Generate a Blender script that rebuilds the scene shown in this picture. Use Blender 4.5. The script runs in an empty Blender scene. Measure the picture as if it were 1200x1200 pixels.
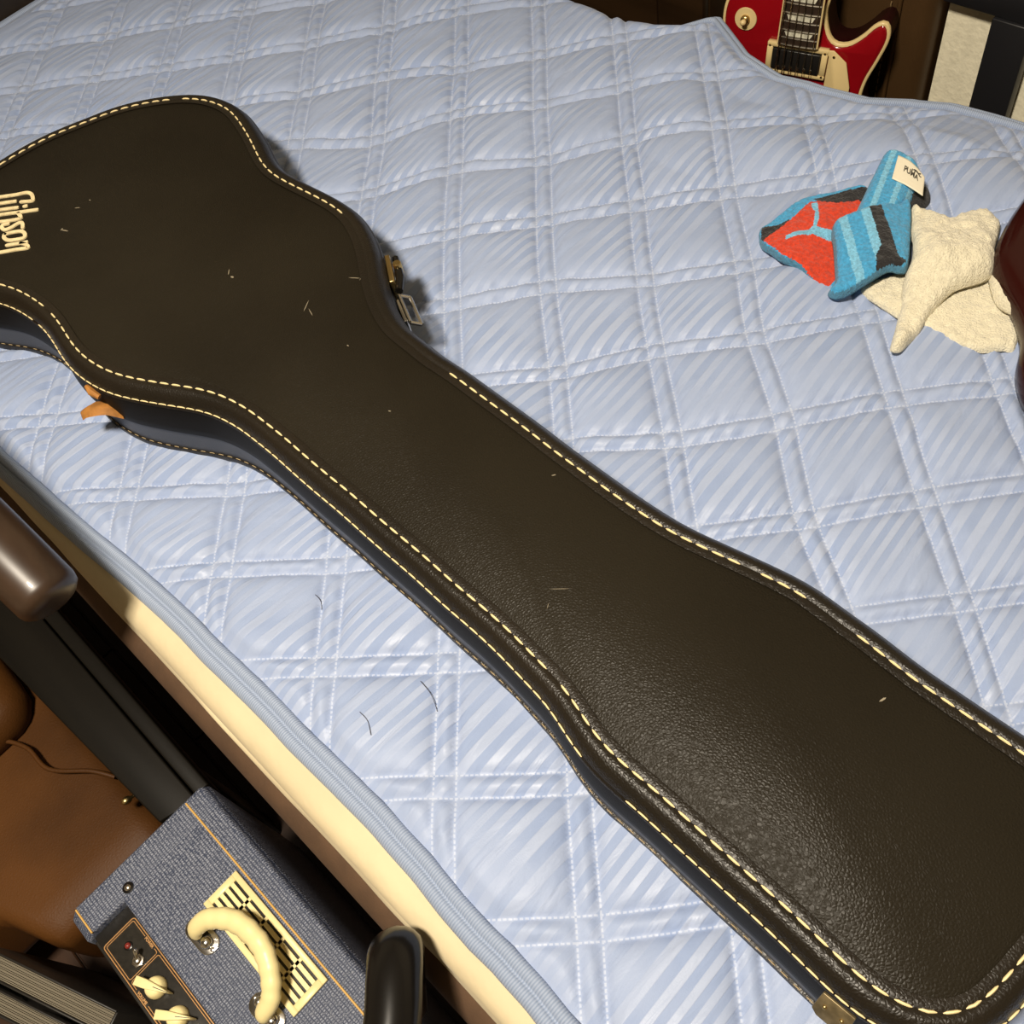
import bpy, bmesh, math, random
import numpy as np
from mathutils import Matrix, Vector
from mathutils.geometry import delaunay_2d_cdt

scene = bpy.context.scene
COL = scene.collection
random.seed(7)
RNG = np.random.RandomState(11)

# ------------------------------------------------------------------ camera
cam_data = bpy.data.cameras.new('camera')
cam_data.sensor_width = 36.0
cam_data.lens = 33.9
cam_data.clip_start = 0.01
cam = bpy.data.objects.new('camera', cam_data)
COL.objects.link(cam)
CAM_RIGHT = (0.7153953536, 0.6803619717, -0.1591134045)
CAM_DOWN = (0.5216226068, -0.6715516241, -0.5262397479)
CAM_FWD = (-0.4648863777, 0.2934723217, -0.8353170968)
cam.matrix_world = Matrix((
    (CAM_RIGHT[0], -CAM_DOWN[0], -CAM_FWD[0], 0.9940009),
    (CAM_RIGHT[1], -CAM_DOWN[1], -CAM_FWD[1], -0.7472043),
    (CAM_RIGHT[2], -CAM_DOWN[2], -CAM_FWD[2], 1.2223732),
    (0, 0, 0, 1)))
scene.camera = cam

# ------------------------------------------------------------------ light and exposure
world = bpy.data.worlds.new('room_ambient')
scene.world = world
world.use_nodes = True
wbg = world.node_tree.nodes['Background']
wbg.inputs[0].default_value = (0.80, 0.86, 1.0, 1)
wbg.inputs[1].default_value = 0.05

def area_light(name, loc, target, size, power, color):
    d = bpy.data.lights.new(name, 'AREA')
    d.shape = 'DISK'; d.size = size; d.energy = power; d.color = color
    o = bpy.data.objects.new(name, d)
    COL.objects.link(o)
    o.location = loc
    o.rotation_euler = (Vector(target) - Vector(loc)).to_track_quat('-Z', 'Y').to_euler()
    return o
LAMP = (0.72, -1.14, 2.28)
area_light('ceiling_lamp_light', LAMP, (0.60, -0.60, 0.4), 0.32, 71, (1.0, 0.89, 0.73))
scene.view_settings.view_transform = 'Standard'
scene.view_settings.look = 'None'
scene.view_settings.gamma = 1.0
scene.view_settings.use_curve_mapping = False
scene.view_settings.exposure = 0.0

# ------------------------------------------------------------------ baked plan coordinates (metres, bed frame)
STITCH_NEAR = [[-0.0529,-0.6495],[-0.0219,-0.6404],[0.0101,-0.6364],[0.0406,-0.6357],[0.0678,-0.639],[0.0947,-0.6444],[0.1204,-0.6477],[0.1479,-0.6468],[0.1782,-0.6411],[0.2055,-0.6305],[0.2424,-0.6127],[0.2717,-0.598],[0.2984,-0.5887],[0.3334,-0.583],[0.3599,-0.5823],[0.3901,-0.582],[0.4266,-0.5834],[0.4643,-0.584],[0.4881,-0.5839],[0.5359,-0.5856],[0.5912,-0.5865],[0.6271,-0.5884],[0.661,-0.5887],[0.694,-0.5904],[0.7276,-0.5941],[0.744,-0.5957],[0.7629,-0.5994],[0.7851,-0.6064],[0.8058,-0.6114],[0.8279,-0.613],[0.844,-0.6127],[0.8662,-0.6131],[0.8886,-0.6141],[0.91,-0.6147],[0.9287,-0.6156],[0.9484,-0.6159],[0.9755,-0.6172],[0.9949,-0.6185],[1.0135,-0.6199],[1.0289,-0.6199],[1.0425,-0.6176],[1.0563,-0.6129],[1.0678,-0.6048],[1.0752,-0.596],[1.0795,-0.5846],[1.0819,-0.5718],[1.0833,-0.5579],[1.0848,-0.547]]
STITCH_FAR = [[-0.2508,-0.5386],[-0.2471,-0.4982],[-0.2373,-0.4594],[-0.2222,-0.4248],[-0.207,-0.39],[-0.1844,-0.3587],[-0.1567,-0.3324],[-0.1296,-0.3144],[-0.0996,-0.3045],[-0.0648,-0.303],[-0.0295,-0.3121],[0.0089,-0.3256],[0.0452,-0.3407],[0.0748,-0.3483],[0.1013,-0.3487],[0.1308,-0.3469],[0.1652,-0.3447],[0.1952,-0.3448],[0.2198,-0.3496],[0.2491,-0.3615],[0.2735,-0.3757],[0.2985,-0.393],[0.3251,-0.4096],[0.3528,-0.4227],[0.38,-0.4311],[0.405,-0.4322],[0.4324,-0.435],[0.4638,-0.4343],[0.4997,-0.4358],[0.5297,-0.437],[0.5676,-0.4386],[0.6028,-0.4411],[0.6418,-0.4427],[0.6808,-0.4441],[0.7133,-0.444],[0.7385,-0.4427],[0.7641,-0.4385],[0.7881,-0.4342],[0.8164,-0.4294],[0.8341,-0.427],[0.8524,-0.4261],[0.8723,-0.4282],[0.8905,-0.4285],[0.909,-0.43],[0.9274,-0.4319],[0.945,-0.4333],[0.9615,-0.4335],[0.9777,-0.4337],[0.9905,-0.4341],[1.024,-0.4344]]
QUILT_PINS = [[0.1613,0.0015,1.0,1.0],[0.2327,0.0862,2.0,1.0],[0.3148,0.1581,3.0,1.0],[0.2377,-0.0767,1.0,2.0],[0.3051,0.0081,2.0,2.0],[0.3878,0.0792,3.0,2.0],[0.314,-0.1574,1.0,3.0],[0.3876,-0.0752,2.0,3.0],[0.4627,-0.0038,3.0,3.0],[0.3899,-0.2338,1.0,4.0],[0.4726,-0.1648,2.0,4.0],[0.5483,-0.0885,3.0,4.0],[0.483,-0.3197,1.0,5.0],[0.5452,-0.2352,2.0,5.0],[0.6186,-0.1646,3.0,5.0],[0.5519,-0.3871,1.0,6.0],[0.6323,-0.3164,2.0,6.0],[0.7029,-0.2356,3.0,6.0],[0.6933,-0.0766,4.0,5.0],[0.7701,-0.1515,4.0,6.0],[0.8508,-0.2304,4.0,7.0],[0.7827,-0.3164,3.0,7.0],[0.84,-0.0813,5.0,6.0],[0.9276,-0.3019,4.0,8.0],[0.8622,-0.3755,3.0,8.0],[0.9983,-0.3719,4.0,9.0],[-0.0878,0.1024,0.0,-1.0],[0.0113,0.0023,0.0,0.0],[0.075,-0.0682,0.0,1.0],[0.1526,-0.1487,0.0,2.0],[0.2376,-0.2369,0.0,3.0],[-0.1596,0.0181,-1.0,-1.0],[-0.0804,-0.0657,-1.0,0.0],[0.0199,-0.1644,-1.0,1.0],[0.0903,-0.2427,-1.0,2.0],[-0.2353,-0.0689,-2.0,-1.0],[-0.1524,-0.1517,-2.0,0.0],[-0.0764,-0.2316,-2.0,1.0],[0.3116,-0.6326,-2.0,6.0],[0.3774,-0.7007,-2.0,7.0],[0.4675,-0.6241,-1.0,7.0],[0.5409,-0.7002,-1.0,8.0],[0.6262,-0.6242,0.0,8.0],[0.7026,-0.7039,0.0,9.0],[0.8628,-0.7058,1.0,10.0],[0.7844,-0.6285,1.0,9.0],[0.2175,-0.7116,-3.0,6.0]]
BLUE = {"fold":[[0.5321,-0.0412],[0.5352,-0.0251],[0.5372,-0.0049],[0.5402,0.0186],[0.5529,0.0378],[0.5691,0.0516],[0.589,0.0739],[0.6204,0.0632],[0.6412,0.0305],[0.6687,-0.0222],[0.6682,-0.0484],[0.6573,-0.0762],[0.6397,-0.0764],[0.6193,-0.0731],[0.5996,-0.0667],[0.5827,-0.0692],[0.5633,-0.0642],[0.5457,-0.0577]],"red":[[0.5484,-0.056],[0.5552,-0.019],[0.556,0.0192],[0.5649,0.0249],[0.5831,0.0306],[0.5967,0.0478],[0.6247,0.0565],[0.6452,0.0241],[0.6401,-0.0459],[0.6417,-0.075],[0.6038,-0.0683],[0.5806,-0.0662]],"black1":[[0.5339,-0.0391],[0.5461,-0.0311],[0.5539,-0.0157],[0.5557,-0.0196],[0.5488,-0.0566],[0.543,-0.0526]],"black2":[[0.5555,0.0246],[0.566,0.0233],[0.5836,0.0299],[0.5973,0.0468],[0.6267,0.0532],[0.6076,0.0834],[0.5919,0.0695],[0.5736,0.0449],[0.5593,0.0285]],"cat":[[0.5582,0.0183],[0.5642,0.0212],[0.5802,-0.0004],[0.5852,-0.0132],[0.5948,-0.0101],[0.6072,-0.0055],[0.6156,-0.0181],[0.5891,-0.0244],[0.5772,-0.0345],[0.5697,-0.0464],[0.5662,-0.0405],[0.5733,-0.0289],[0.5815,-0.0202],[0.5808,-0.0115],[0.5701,0.0071],[0.5627,0.0117]],"roll":[[0.5843,0.1168],[0.5949,0.1244],[0.6183,0.1209],[0.6374,0.1091],[0.6498,0.0887],[0.6453,0.0673],[0.6451,0.0488],[0.6303,0.0256],[0.6113,0.0178],[0.5997,0.052],[0.591,0.0869]],"label":[[0.6031,0.1103],[0.6429,0.0982],[0.6556,0.0739],[0.617,0.0762]],"tail":[[0.6323,0.0821],[0.6411,0.1066],[0.6532,0.1002],[0.6586,0.085],[0.6552,0.0713],[0.6383,0.058]],"flap":[[0.5996,-0.004],[0.6124,0.0157],[0.624,0.0348],[0.6378,0.0551],[0.6473,0.0658],[0.674,0.0247],[0.6974,-0.0201],[0.6946,-0.0313],[0.6844,-0.0374],[0.6751,-0.0626],[0.6619,-0.0862],[0.6491,-0.0866],[0.6474,-0.071],[0.6225,-0.0359]],"flap_axis":[[0.6225,-0.0359],[0.6779,0.0185]],"roll_axis":[[0.6007,0.0499],[0.6462,0.0652]],"flap_black2":[[0.6669,-0.0322],[0.6567,0.0089],[0.6729,-0.011],[0.6868,-0.0209],[0.6947,-0.0202],[0.6943,-0.0285],[0.6854,-0.0367],[0.6796,-0.052]]}
CREAM = {"under":[[0.668,-0.0549],[0.6785,-0.0285],[0.6969,-0.0031],[0.7318,0.0035],[0.7597,0.0393],[0.8037,0.0116],[0.8173,-0.0108],[0.8281,-0.042],[0.8189,-0.0479],[0.809,-0.0572],[0.7975,-0.0638],[0.7815,-0.0674],[0.7593,-0.0654],[0.7452,-0.0642],[0.7253,-0.0672],[0.7168,-0.067],[0.6913,-0.062]],"main":[[0.6515,0.0603],[0.6589,0.0696],[0.6712,0.0731],[0.6887,0.07],[0.6948,0.086],[0.7037,0.0995],[0.7181,0.1034],[0.7353,0.0923],[0.744,0.0718],[0.7524,0.0474],[0.7637,0.0297],[0.7657,0.0145],[0.7557,-0.0048],[0.7456,-0.024],[0.7442,-0.0573],[0.7471,-0.0752],[0.7471,-0.0949],[0.7465,-0.1089],[0.7414,-0.1137],[0.7362,-0.1104],[0.7266,-0.0856],[0.7146,-0.0576],[0.7003,-0.0301],[0.6914,-0.0021]],"side":[[0.7595,0.0282],[0.766,0.0283],[0.7801,0.0193],[0.7956,0.0097],[0.8087,-0.0013],[0.816,-0.0139],[0.8073,-0.016],[0.7926,-0.0124],[0.7764,0.0006]]}
LOGO = [[[-0.1667,-0.5622],[-0.1764,-0.5714],[-0.1874,-0.5821],[-0.1937,-0.5854],[-0.2013,-0.5829],[-0.2005,-0.5782],[-0.1919,-0.5694],[-0.1772,-0.5551],[-0.1684,-0.5454],[-0.1594,-0.5432],[-0.1505,-0.5461],[-0.1481,-0.5495],[-0.1593,-0.5588]],[[-0.1537,-0.5668],[-0.1654,-0.5776],[-0.1762,-0.5883]],[[-0.1458,-0.5585],[-0.1478,-0.5607]],[[-0.127,-0.554],[-0.1436,-0.5699],[-0.1613,-0.5866],[-0.1647,-0.5925],[-0.1566,-0.5959],[-0.1479,-0.5919],[-0.133,-0.5765],[-0.135,-0.5731],[-0.143,-0.5719]],[[-0.1138,-0.5821],[-0.1214,-0.5784],[-0.1265,-0.5802],[-0.1279,-0.591],[-0.1316,-0.5977],[-0.138,-0.5977],[-0.1414,-0.5942],[-0.1371,-0.5892]],[[-0.1237,-0.6011],[-0.118,-0.5934],[-0.1099,-0.5865],[-0.1013,-0.5863],[-0.0968,-0.5902],[-0.1025,-0.5979],[-0.1101,-0.6044],[-0.1176,-0.6056],[-0.1225,-0.6034],[-0.1237,-0.6011]],[[-0.1039,-0.6103],[-0.0956,-0.6018],[-0.0867,-0.5923]],[[-0.0921,-0.5979],[-0.0839,-0.5955],[-0.0766,-0.5967],[-0.0867,-0.6069],[-0.0998,-0.621],[-0.109,-0.631]]]
HEM_NEAR = [[0.0522,-0.7747],[0.1588,-0.7693],[0.296,-0.7581],[0.367,-0.7535],[0.4399,-0.754],[0.505,-0.7524],[0.5684,-0.7529],[0.6254,-0.7515],[0.68,-0.751],[0.7337,-0.7529],[0.8021,-0.7579],[0.8264,-0.7567],[0.8614,-0.7588],[0.8876,-0.7617]]
FAR_EDGE = [[0.0882,0.1995],[0.1758,0.2131],[0.2377,0.2535],[0.3193,0.2178],[0.3821,0.2029],[0.438,0.2117],[0.4909,0.2215],[0.5327,0.246],[0.5768,0.2645],[0.6266,0.2703],[0.6663,0.2727]]

# ------------------------------------------------------------------ helpers
def tag(o, label=None, cat=None, group=None, kind=None):
    if label: o['label'] = label
    if cat: o['category'] = cat
    if group: o['group'] = group
    if kind: o['kind'] = kind
    return o

def empty(name, loc, label, cat, group=None):
    o = bpy.data.objects.new(name, None)
    o.empty_display_size = 0.05
    COL.objects.link(o)
    o.location = loc
    return tag(o, label, cat, group)

def link_mesh(name, me, mat, parent=None, smooth=True):
    o = bpy.data.objects.new(name, me)
    COL.objects.link(o)
    mats = mat if isinstance(mat, (list, tuple)) else [mat]
    for m in mats: me.materials.append(m)
    if smooth:
        me.polygons.foreach_set('use_smooth', [True] * len(me.polygons))
    if parent is not None:
        o.parent = parent
        # every mesh is written in world coordinates; keep it there under the moved Empty
        p = parent; off = Vector((0, 0, 0))
        while p is not None:
            off += p.location; p = p.parent
        o.location = -off
    return o

def obj(name, verts, faces, mat, parent=None, smooth=True, fmats=None):
    me = bpy.data.meshes.new(name)
    me.from_pydata([tuple(map(float, v)) for v in verts], [], faces)
    me.update()
    o = link_mesh(name, me, mat, parent, smooth)
    if fmats is not None:
        me.polygons.foreach_set('material_index', fmats)
    return o

class MB:
    """collects shapes into one mesh"""
    def __init__(self): self.v = []; self.f = []
    def add(self, v, f):
        n = len(self.v)
        self.v += [tuple(map(float, p)) for p in v]
        self.f += [tuple(i + n for i in q) for q in f]
        return self
    def box(self, lo, hi, M=None):
        x0, y0, z0 = lo; x1, y1, z1 = hi
        v = [(x0,y0,z0),(x1,y0,z0),(x1,y1,z0),(x0,y1,z0),(x0,y0,z1),(x1,y0,z1),(x1,y1,z1),(x0,y1,z1)]
        if M is not None: v = [M @ Vector(p) for p in v]
        return self.add(v, [(0,3,2,1),(4,5,6,7),(0,1,5,4),(1,2,6,5),(2,3,7,6),(3,0,4,7)])
    def tube(self, pts, rad, n=10, cap=True, sx=1.0, up=None):
        pts = [Vector(p) for p in pts]
        if not isinstance(rad, (list, tuple)): rad = [rad] * len(pts)
        rings = []
        prev = None
        for i, p in enumerate(pts):
            a = pts[max(i - 1, 0)]; b = pts[min(i + 1, len(pts) - 1)]
            t = (b - a).normalized()
            ref = Vector(up) if up is not None else (prev if prev is not None else (Vector((0,0,1)) if abs(t.z) < 0.9 else Vector((1,0,0))))
            s = t.cross(ref)
            if s.length < 1e-6: s = t.cross(Vector((1, 0.3, 0)))
            s.normalize(); u = s.cross(t).normalized(); prev = u
            rings.append([p + (s * math.cos(2*math.pi*k/n) * sx + u * math.sin(2*math.pi*k/n)) * rad[i] for k in range(n)])
        return self.loft(rings, cap)
    def loft(self, rings, cap=True, closed=True):
        n = len(rings[0]); v = [p for r in rings for p in r]; f = []
        m = n if closed else n - 1
        for i in range(len(rings) - 1):
            for k in range(m):
                k2 = (k + 1) % n
                f.append((i*n + k, i*n + k2, (i+1)*n + k2, (i+1)*n + k))
        if cap:
            f.append(tuple(reversed(range(n))))
            f.append(tuple((len(rings)-1)*n + k for k in range(n)))
        return self.add(v, f)
    def lathe(self, prof, M, n=20):
        rings = []
        for r, z in prof:
            rings.append([M @ Vector((max(r, 1e-5) * math.cos(2*math.pi*k/n), max(r, 1e-5) * math.sin(2*math.pi*k/n), z)) for k in range(n)])
        return self.loft(rings, True)
    def prism(self, poly, z0, z1, M=None):
        n = len(poly)
        v = [Vector((p[0], p[1], z0)) for p in poly] + [Vector((p[0], p[1], z1)) for p in poly]
        if M is not None: v = [M @ p for p in v]
        f = [tuple(reversed(range(n))), tuple(range(n, 2*n))] + [(i, (i+1) % n, n + (i+1) % n, n + i) for i in range(n)]
        return self.add(v, f)
    def build(self, name, mat, parent=None, smooth=True, bevel=0, seg=2, angle=35):
        me = bpy.data.meshes.new(name)
        me.from_pydata(self.v, [], self.f); me.update()
        bm = bmesh.new(); bm.from_mesh(me)
        bmesh.ops.recalc_face_normals(bm, faces=bm.faces)
        if bevel:
            es = [e for e in bm.edges if len(e.link_faces) == 2 and e.calc_face_angle(0) > math.radians(angle)]
            bmesh.ops.bevel(bm, geom=es, offset=bevel, segments=seg, affect='EDGES', profile=0.5, clamp_overlap=True)
        bm.to_mesh(me); bm.free()
        o = link_mesh(name, me, mat, parent, smooth)
        if smooth:
            try: me.set_sharp_from_angle(angle=math.radians(50))
            except Exception: pass
        return o

def rot(M_ax, deg): return Matrix.Rotation(math.radians(deg), 4, M_ax)
def T(x, y, z): return Matrix.Translation((x, y, z))

def catmull(pts, n=6, closed=False):
    P = [np.array(p, float) for p in pts]; out = []
    N = len(P)
    rng = range(N) if closed else range(N - 1)
    for i in rng:
        if closed: p0, p1, p2, p3 = P[i-1], P[i], P[(i+1) % N], P[(i+2) % N]
        else: p0, p1, p2, p3 = P[max(i-1, 0)], P[i], P[i+1], P[min(i+2, N-1)]
        for k in range(n):
            t = k / n
            out.append(0.5*((2*p1) + (-p0+p2)*t + (2*p0-5*p1+4*p2-p3)*t*t + (-p0+3*p1-3*p2+p3)*t**3))
    if not closed: out.append(P[-1])
    return np.array(out)

def resample(P, step, closed=False):
    P = np.array(P, float)
    Q = np.vstack([P, P[:1]]) if closed else P
    d = np.r_[0, np.cumsum(np.linalg.norm(np.diff(Q, axis=0), axis=1))]
    n = max(3, int(round(d[-1] / step)))
    s = np.linspace(0, d[-1], n + 1)
    if closed: s = s[:-1]
    return np.stack([np.interp(s, d, Q[:, k]) for k in range(Q.shape[1])], 1)

_tab = RNG.rand(256, 256)
def vnoise(x, y):
    xi = np.floor(x).astype(int); yi = np.floor(y).astype(int)
    fx = x - xi; fy = y - yi
    fx = fx*fx*(3-2*fx); fy = fy*fy*(3-2*fy)
    a = _tab[xi % 256, yi % 256]; b = _tab[(xi+1) % 256, yi % 256]
    c = _tab[xi % 256, (yi+1) % 256]; d = _tab[(xi+1) % 256, (yi+1) % 256]
    return (a*(1-fx)+b*fx)*(1-fy) + (c*(1-fx)+d*fx)*fy - 0.5

def inside(P, poly):
    P = np.asarray(P); poly = np.asarray(poly)
    x, y = P[:, 0], P[:, 1]; r = np.zeros(len(P), bool)
    j = len(poly) - 1
    for i in range(len(poly)):
        xi, yi = poly[i]; xj, yj = poly[j]
        c = ((yi > y) != (yj > y)) & (x < (xj-xi)*(y-yi)/((yj-yi) if yj != yi else 1e-12) + xi)
        r ^= c; j = i
    return r

def dist_poly(P, poly):
    P = np.asarray(P); A = np.asarray(poly); B = np.roll(A, -1, 0)
    best = np.full(len(P), 1e9)
    for a, b in zip(A, B):
        ab = b - a; t = np.clip(((P - a) @ ab) / max(ab @ ab, 1e-12), 0, 1)
        best = np.minimum(best, np.linalg.norm(P - (a + t[:, None]*ab), axis=1))
    return best

# ------------------------------------------------------------------ materials
def new_mat(name):
    m = bpy.data.materials.new(name); m.use_nodes = True
    nt = m.node_tree; b = nt.nodes['Principled BSDF']
    return m, nt, b
def N(nt, t, **kw):
    n = nt.nodes.new(t)
    for k, v in kw.items():
        if k.startswith('i_'):
            key = k[2:]
            n.inputs[int(key) if key.isdigit() else key.replace('_', ' ')].default_value = v
        else: setattr(n, k, v)
    return n
def math_n(nt, op, a, b=None):
    n = nt.nodes.new('ShaderNodeMath'); n.operation = op
    for i, x in enumerate((a, b)):
        if x is None: continue
        if isinstance(x, (int, float)): n.inputs[i].default_value = x
        else: nt.links.new(x, n.inputs[i])
    return n.outputs[0]
def mix_n(nt, fac, a, b):
    n = nt.nodes.new('ShaderNodeMix'); n.data_type = 'RGBA'
    if isinstance(fac, (int, float)): n.inputs[0].default_value = fac
    else: nt.links.new(fac, n.inputs[0])
    for i, x in ((6, a), (7, b)):
        if isinstance(x, tuple): n.inputs[i].default_value = (*x, 1) if len(x) == 3 else x
        else: nt.links.new(x, n.inputs[i])
    return n.outputs[2]
def ramp(nt, fac, lo, hi):
    n = nt.nodes.new('ShaderNodeMapRange'); n.clamp = True
    n.inputs[1].default_value = lo; n.inputs[2].default_value = hi
    nt.links.new(fac, n.inputs[0]); return n.outputs[0]

def simple(name, col, rough=0.5, metal=0.0, noise=0.0, nscale=30, bump=0.0, bscale=200, coat=0.0, spec=0.5, sheen=0.0, col2=None, bdist=0.001):
    m, nt, b = new_mat(name)
    b.inputs['Base Color'].default_value = (*col, 1)
    b.inputs['Roughness'].default_value = rough
    b.inputs['Metallic'].default_value = metal
    b.inputs['Coat Weight'].default_value = coat
    b.inputs['Specular IOR Level'].default_value = spec
    b.inputs['Sheen Weight'].default_value = sheen
    tc = N(nt, 'ShaderNodeTexCoord')
    if noise or col2:
        nz = N(nt, 'ShaderNodeTexNoise', i_Scale=nscale, i_Detail=4.0)
        nt.links.new(tc.outputs['Object'], nz.inputs['Vector'])
        c2 = col2 if col2 else tuple(min(1, c*(1+noise)) for c in col)
        c1 = col if col2 else tuple(c*(1-noise) for c in col)
        nt.links.new(mix_n(nt, ramp(nt, nz.outputs['Fac'], 0.35, 0.65), c1, c2), b.inputs['Base Color'])
    if bump:
        nz = N(nt, 'ShaderNodeTexNoise', i_Scale=bscale, i_Detail=3.0)
        nt.links.new(tc.outputs['Object'], nz.inputs['Vector'])
        bp = N(nt, 'ShaderNodeBump', i_Strength=bump, i_Distance=bdist)
        nt.links.new(nz.outputs['Fac'], bp.inputs['Height'])
        nt.links.new(bp.outputs['Normal'], b.inputs['Normal'])
    return m

def leather(name, col, col2, rough, scale, strength, spec=0.5, dist=0.0006):
    m, nt, b = new_mat(name)
    tc = N(nt, 'ShaderNodeTexCoord')
    nz = N(nt, 'ShaderNodeTexNoise', i_Scale=5.0, i_Detail=4.0)
    nt.links.new(tc.outputs['Object'], nz.inputs['Vector'])
    nt.links.new(mix_n(nt, ramp(nt, nz.outputs['Fac'], .35, .65), col, col2), b.inputs['Base Color'])
    vo = N(nt, 'ShaderNodeTexVoronoi', i_Scale=scale); vo.feature = 'DISTANCE_TO_EDGE'
    wn = N(nt, 'ShaderNodeTexNoise', i_Scale=scale*.35, i_Detail=2.0)
    nt.links.new(tc.outputs['Object'], wn.inputs['Vector'])
    ad = N(nt, 'ShaderNodeVectorMath', operation='MULTIPLY_ADD')
    nt.links.new(wn.outputs['Color'], ad.inputs[0]); ad.inputs[1].default_value = (.0025, .0025, .0025)
    nt.links.new(tc.outputs['Object'], ad.inputs[2])
    nt.links.new(ad.outputs[0], vo.inputs['Vector'])
    bp = N(nt, 'ShaderNodeBump', i_Strength=strength, i_Distance=dist)
    nt.links.new(vo.outputs['Distance'], bp.inputs['Height'])
    nt.links.new(bp.outputs['Normal'], b.inputs['Normal'])
    b.inputs['Roughness'].default_value = rough
    b.inputs['Specular IOR Level'].default_value = spec
    return m

def wood(name, c1, c2, rough, scale=(2, 40, 40), coat=0.0):
    m, nt, b = new_mat(name)
    tc = N(nt, 'ShaderNodeTexCoord'); mp = N(nt, 'ShaderNodeMapping')
    mp.inputs['Scale'].default_value = scale
    nt.links.new(tc.outputs['Object'], mp.inputs['Vector'])
    nz = N(nt, 'ShaderNodeTexNoise', i_Scale=1.0, i_Detail=5.0)
    nt.links.new(mp.outputs[0], nz.inputs['Vector'])
    nt.links.new(mix_n(nt, ramp(nt, nz.outputs['Fac'], .3, .7), c1, c2), b.inputs['Base Color'])
    b.inputs['Roughness'].default_value = rough
    b.inputs['Coat Weight'].default_value = coat
    return m

def quilt_mat():
    m, nt, b = new_mat('quilted_satin_stripe')
    uv = N(nt, 'ShaderNodeUVMap'); uv.uv_map = 'weave'
    sp = N(nt, 'ShaderNodeSeparateXYZ'); nt.links.new(uv.outputs[0], sp.inputs[0])
    U, V = sp.outputs[0], sp.outputs[1]
    tc = N(nt, 'ShaderNodeTexCoord')
    w = math_n(nt, 'ADD', U, V)
    s = math_n(nt, 'ADD', math_n(nt, 'MULTIPLY', w, 1/0.195), math_n(nt, 'MULTIPLY', math_n(nt, 'SINE', math_n(nt, 'MULTIPLY', w, 4.6)), 0.28))
    fr = math_n(nt, 'FRACT', s)
    tri = math_n(nt, 'ABSOLUTE', math_n(nt, 'SUBTRACT', fr, 0.5))
    stripe = ramp(nt, tri, 0.225, 0.275)
    wn = N(nt, 'ShaderNodeTexNoise', i_Scale=9.0, i_Detail=5.0); nt.links.new(tc.outputs['Object'], wn.inputs['Vector'])
    pn_ = N(nt, 'ShaderNodeTexNoise', i_Scale=13.0, i_Detail=2.0); nt.links.new(tc.outputs['Object'], pn_.inputs['Vector'])
    stripe = math_n(nt, 'ADD', math_n(nt, 'MULTIPLY', math_n(nt, 'SUBTRACT', stripe, 0.5), math_n(nt, 'ADD', math_n(nt, 'MULTIPLY', ramp(nt, pn_.outputs['Fac'], .35, .62), 0.85), 0.15)), 0.5)
    base = mix_n(nt, stripe, QUILT_A, QUILT_B)
    base = mix_n(nt, math_n(nt, 'MULTIPLY', ramp(nt, wn.outputs['Fac'], .3, .7), 0.25), base, tuple(.88*c for c in QUILT_A))
    # thread dashes along the seams
    def dash(a, along):
        d = math_n(nt, 'ABSOLUTE', math_n(nt, 'SUBTRACT', math_n(nt, 'ABSOLUTE', math_n(nt, 'SUBTRACT', math_n(nt, 'FRACT', math_n(nt, 'ADD', a, 0.5)), 0.5)), 0.085))
        near = math_n(nt, 'LESS_THAN', d, 0.0075)
        on = math_n(nt, 'LESS_THAN', math_n(nt, 'FRACT', math_n(nt, 'MULTIPLY', along, 26.0)), 0.62)
        return math_n(nt, 'MULTIPLY', near, on)
    thread = math_n(nt, 'MAXIMUM', dash(U, V), dash(V, U))
    base = mix_n(nt, math_n(nt, 'MULTIPLY', thread, 0.5), base, (.56, .61, .72))
    nt.links.new(base, b.inputs['Base Color'])
    r = N(nt, 'ShaderNodeMapRange'); nt.links.new(stripe, r.inputs[0])
    r.inputs[3].default_value = 0.75; r.inputs[4].default_value = 0.42
    nt.links.new(r.outputs[0], b.inputs['Roughness'])
    b.inputs['Specular IOR Level'].default_value = 0.35
    b.inputs['Sheen Weight'].default_value = 0.12
    # puckers, crinkles and weave
    mp = N(nt, 'ShaderNodeMapping'); mp.inputs['Scale'].default_value = (70, 16, 30)
    nt.links.new(tc.outputs['Object'], mp.inputs['Vector'])
    n1 = N(nt, 'ShaderNodeTexNoise', i_Scale=1.0, i_Detail=3.0, i_Distortion=0.6); nt.links.new(mp.outputs[0], n1.inputs['Vector'])
    n2 = N(nt, 'ShaderNodeTexNoise', i_Scale=900.0, i_Detail=1.0); nt.links.new(tc.outputs['Object'], n2.inputs['Vector'])
    h = math_n(nt, 'ADD', math_n(nt, 'MULTIPLY', n1.outputs['Fac'], 1.0), math_n(nt, 'MULTIPLY', n2.outputs['Fac'], 0.05))
    h = math_n(nt, 'ADD', h, math_n(nt, 'MULTIPLY', stripe, 0.12))
    bp = N(nt, 'ShaderNodeBump', i_Strength=0.6, i_Distance=0.004)
    nt.links.new(h, bp.inputs['Height']); nt.links.new(bp.outputs['Normal'], b.inputs['Normal'])
    return m

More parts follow.
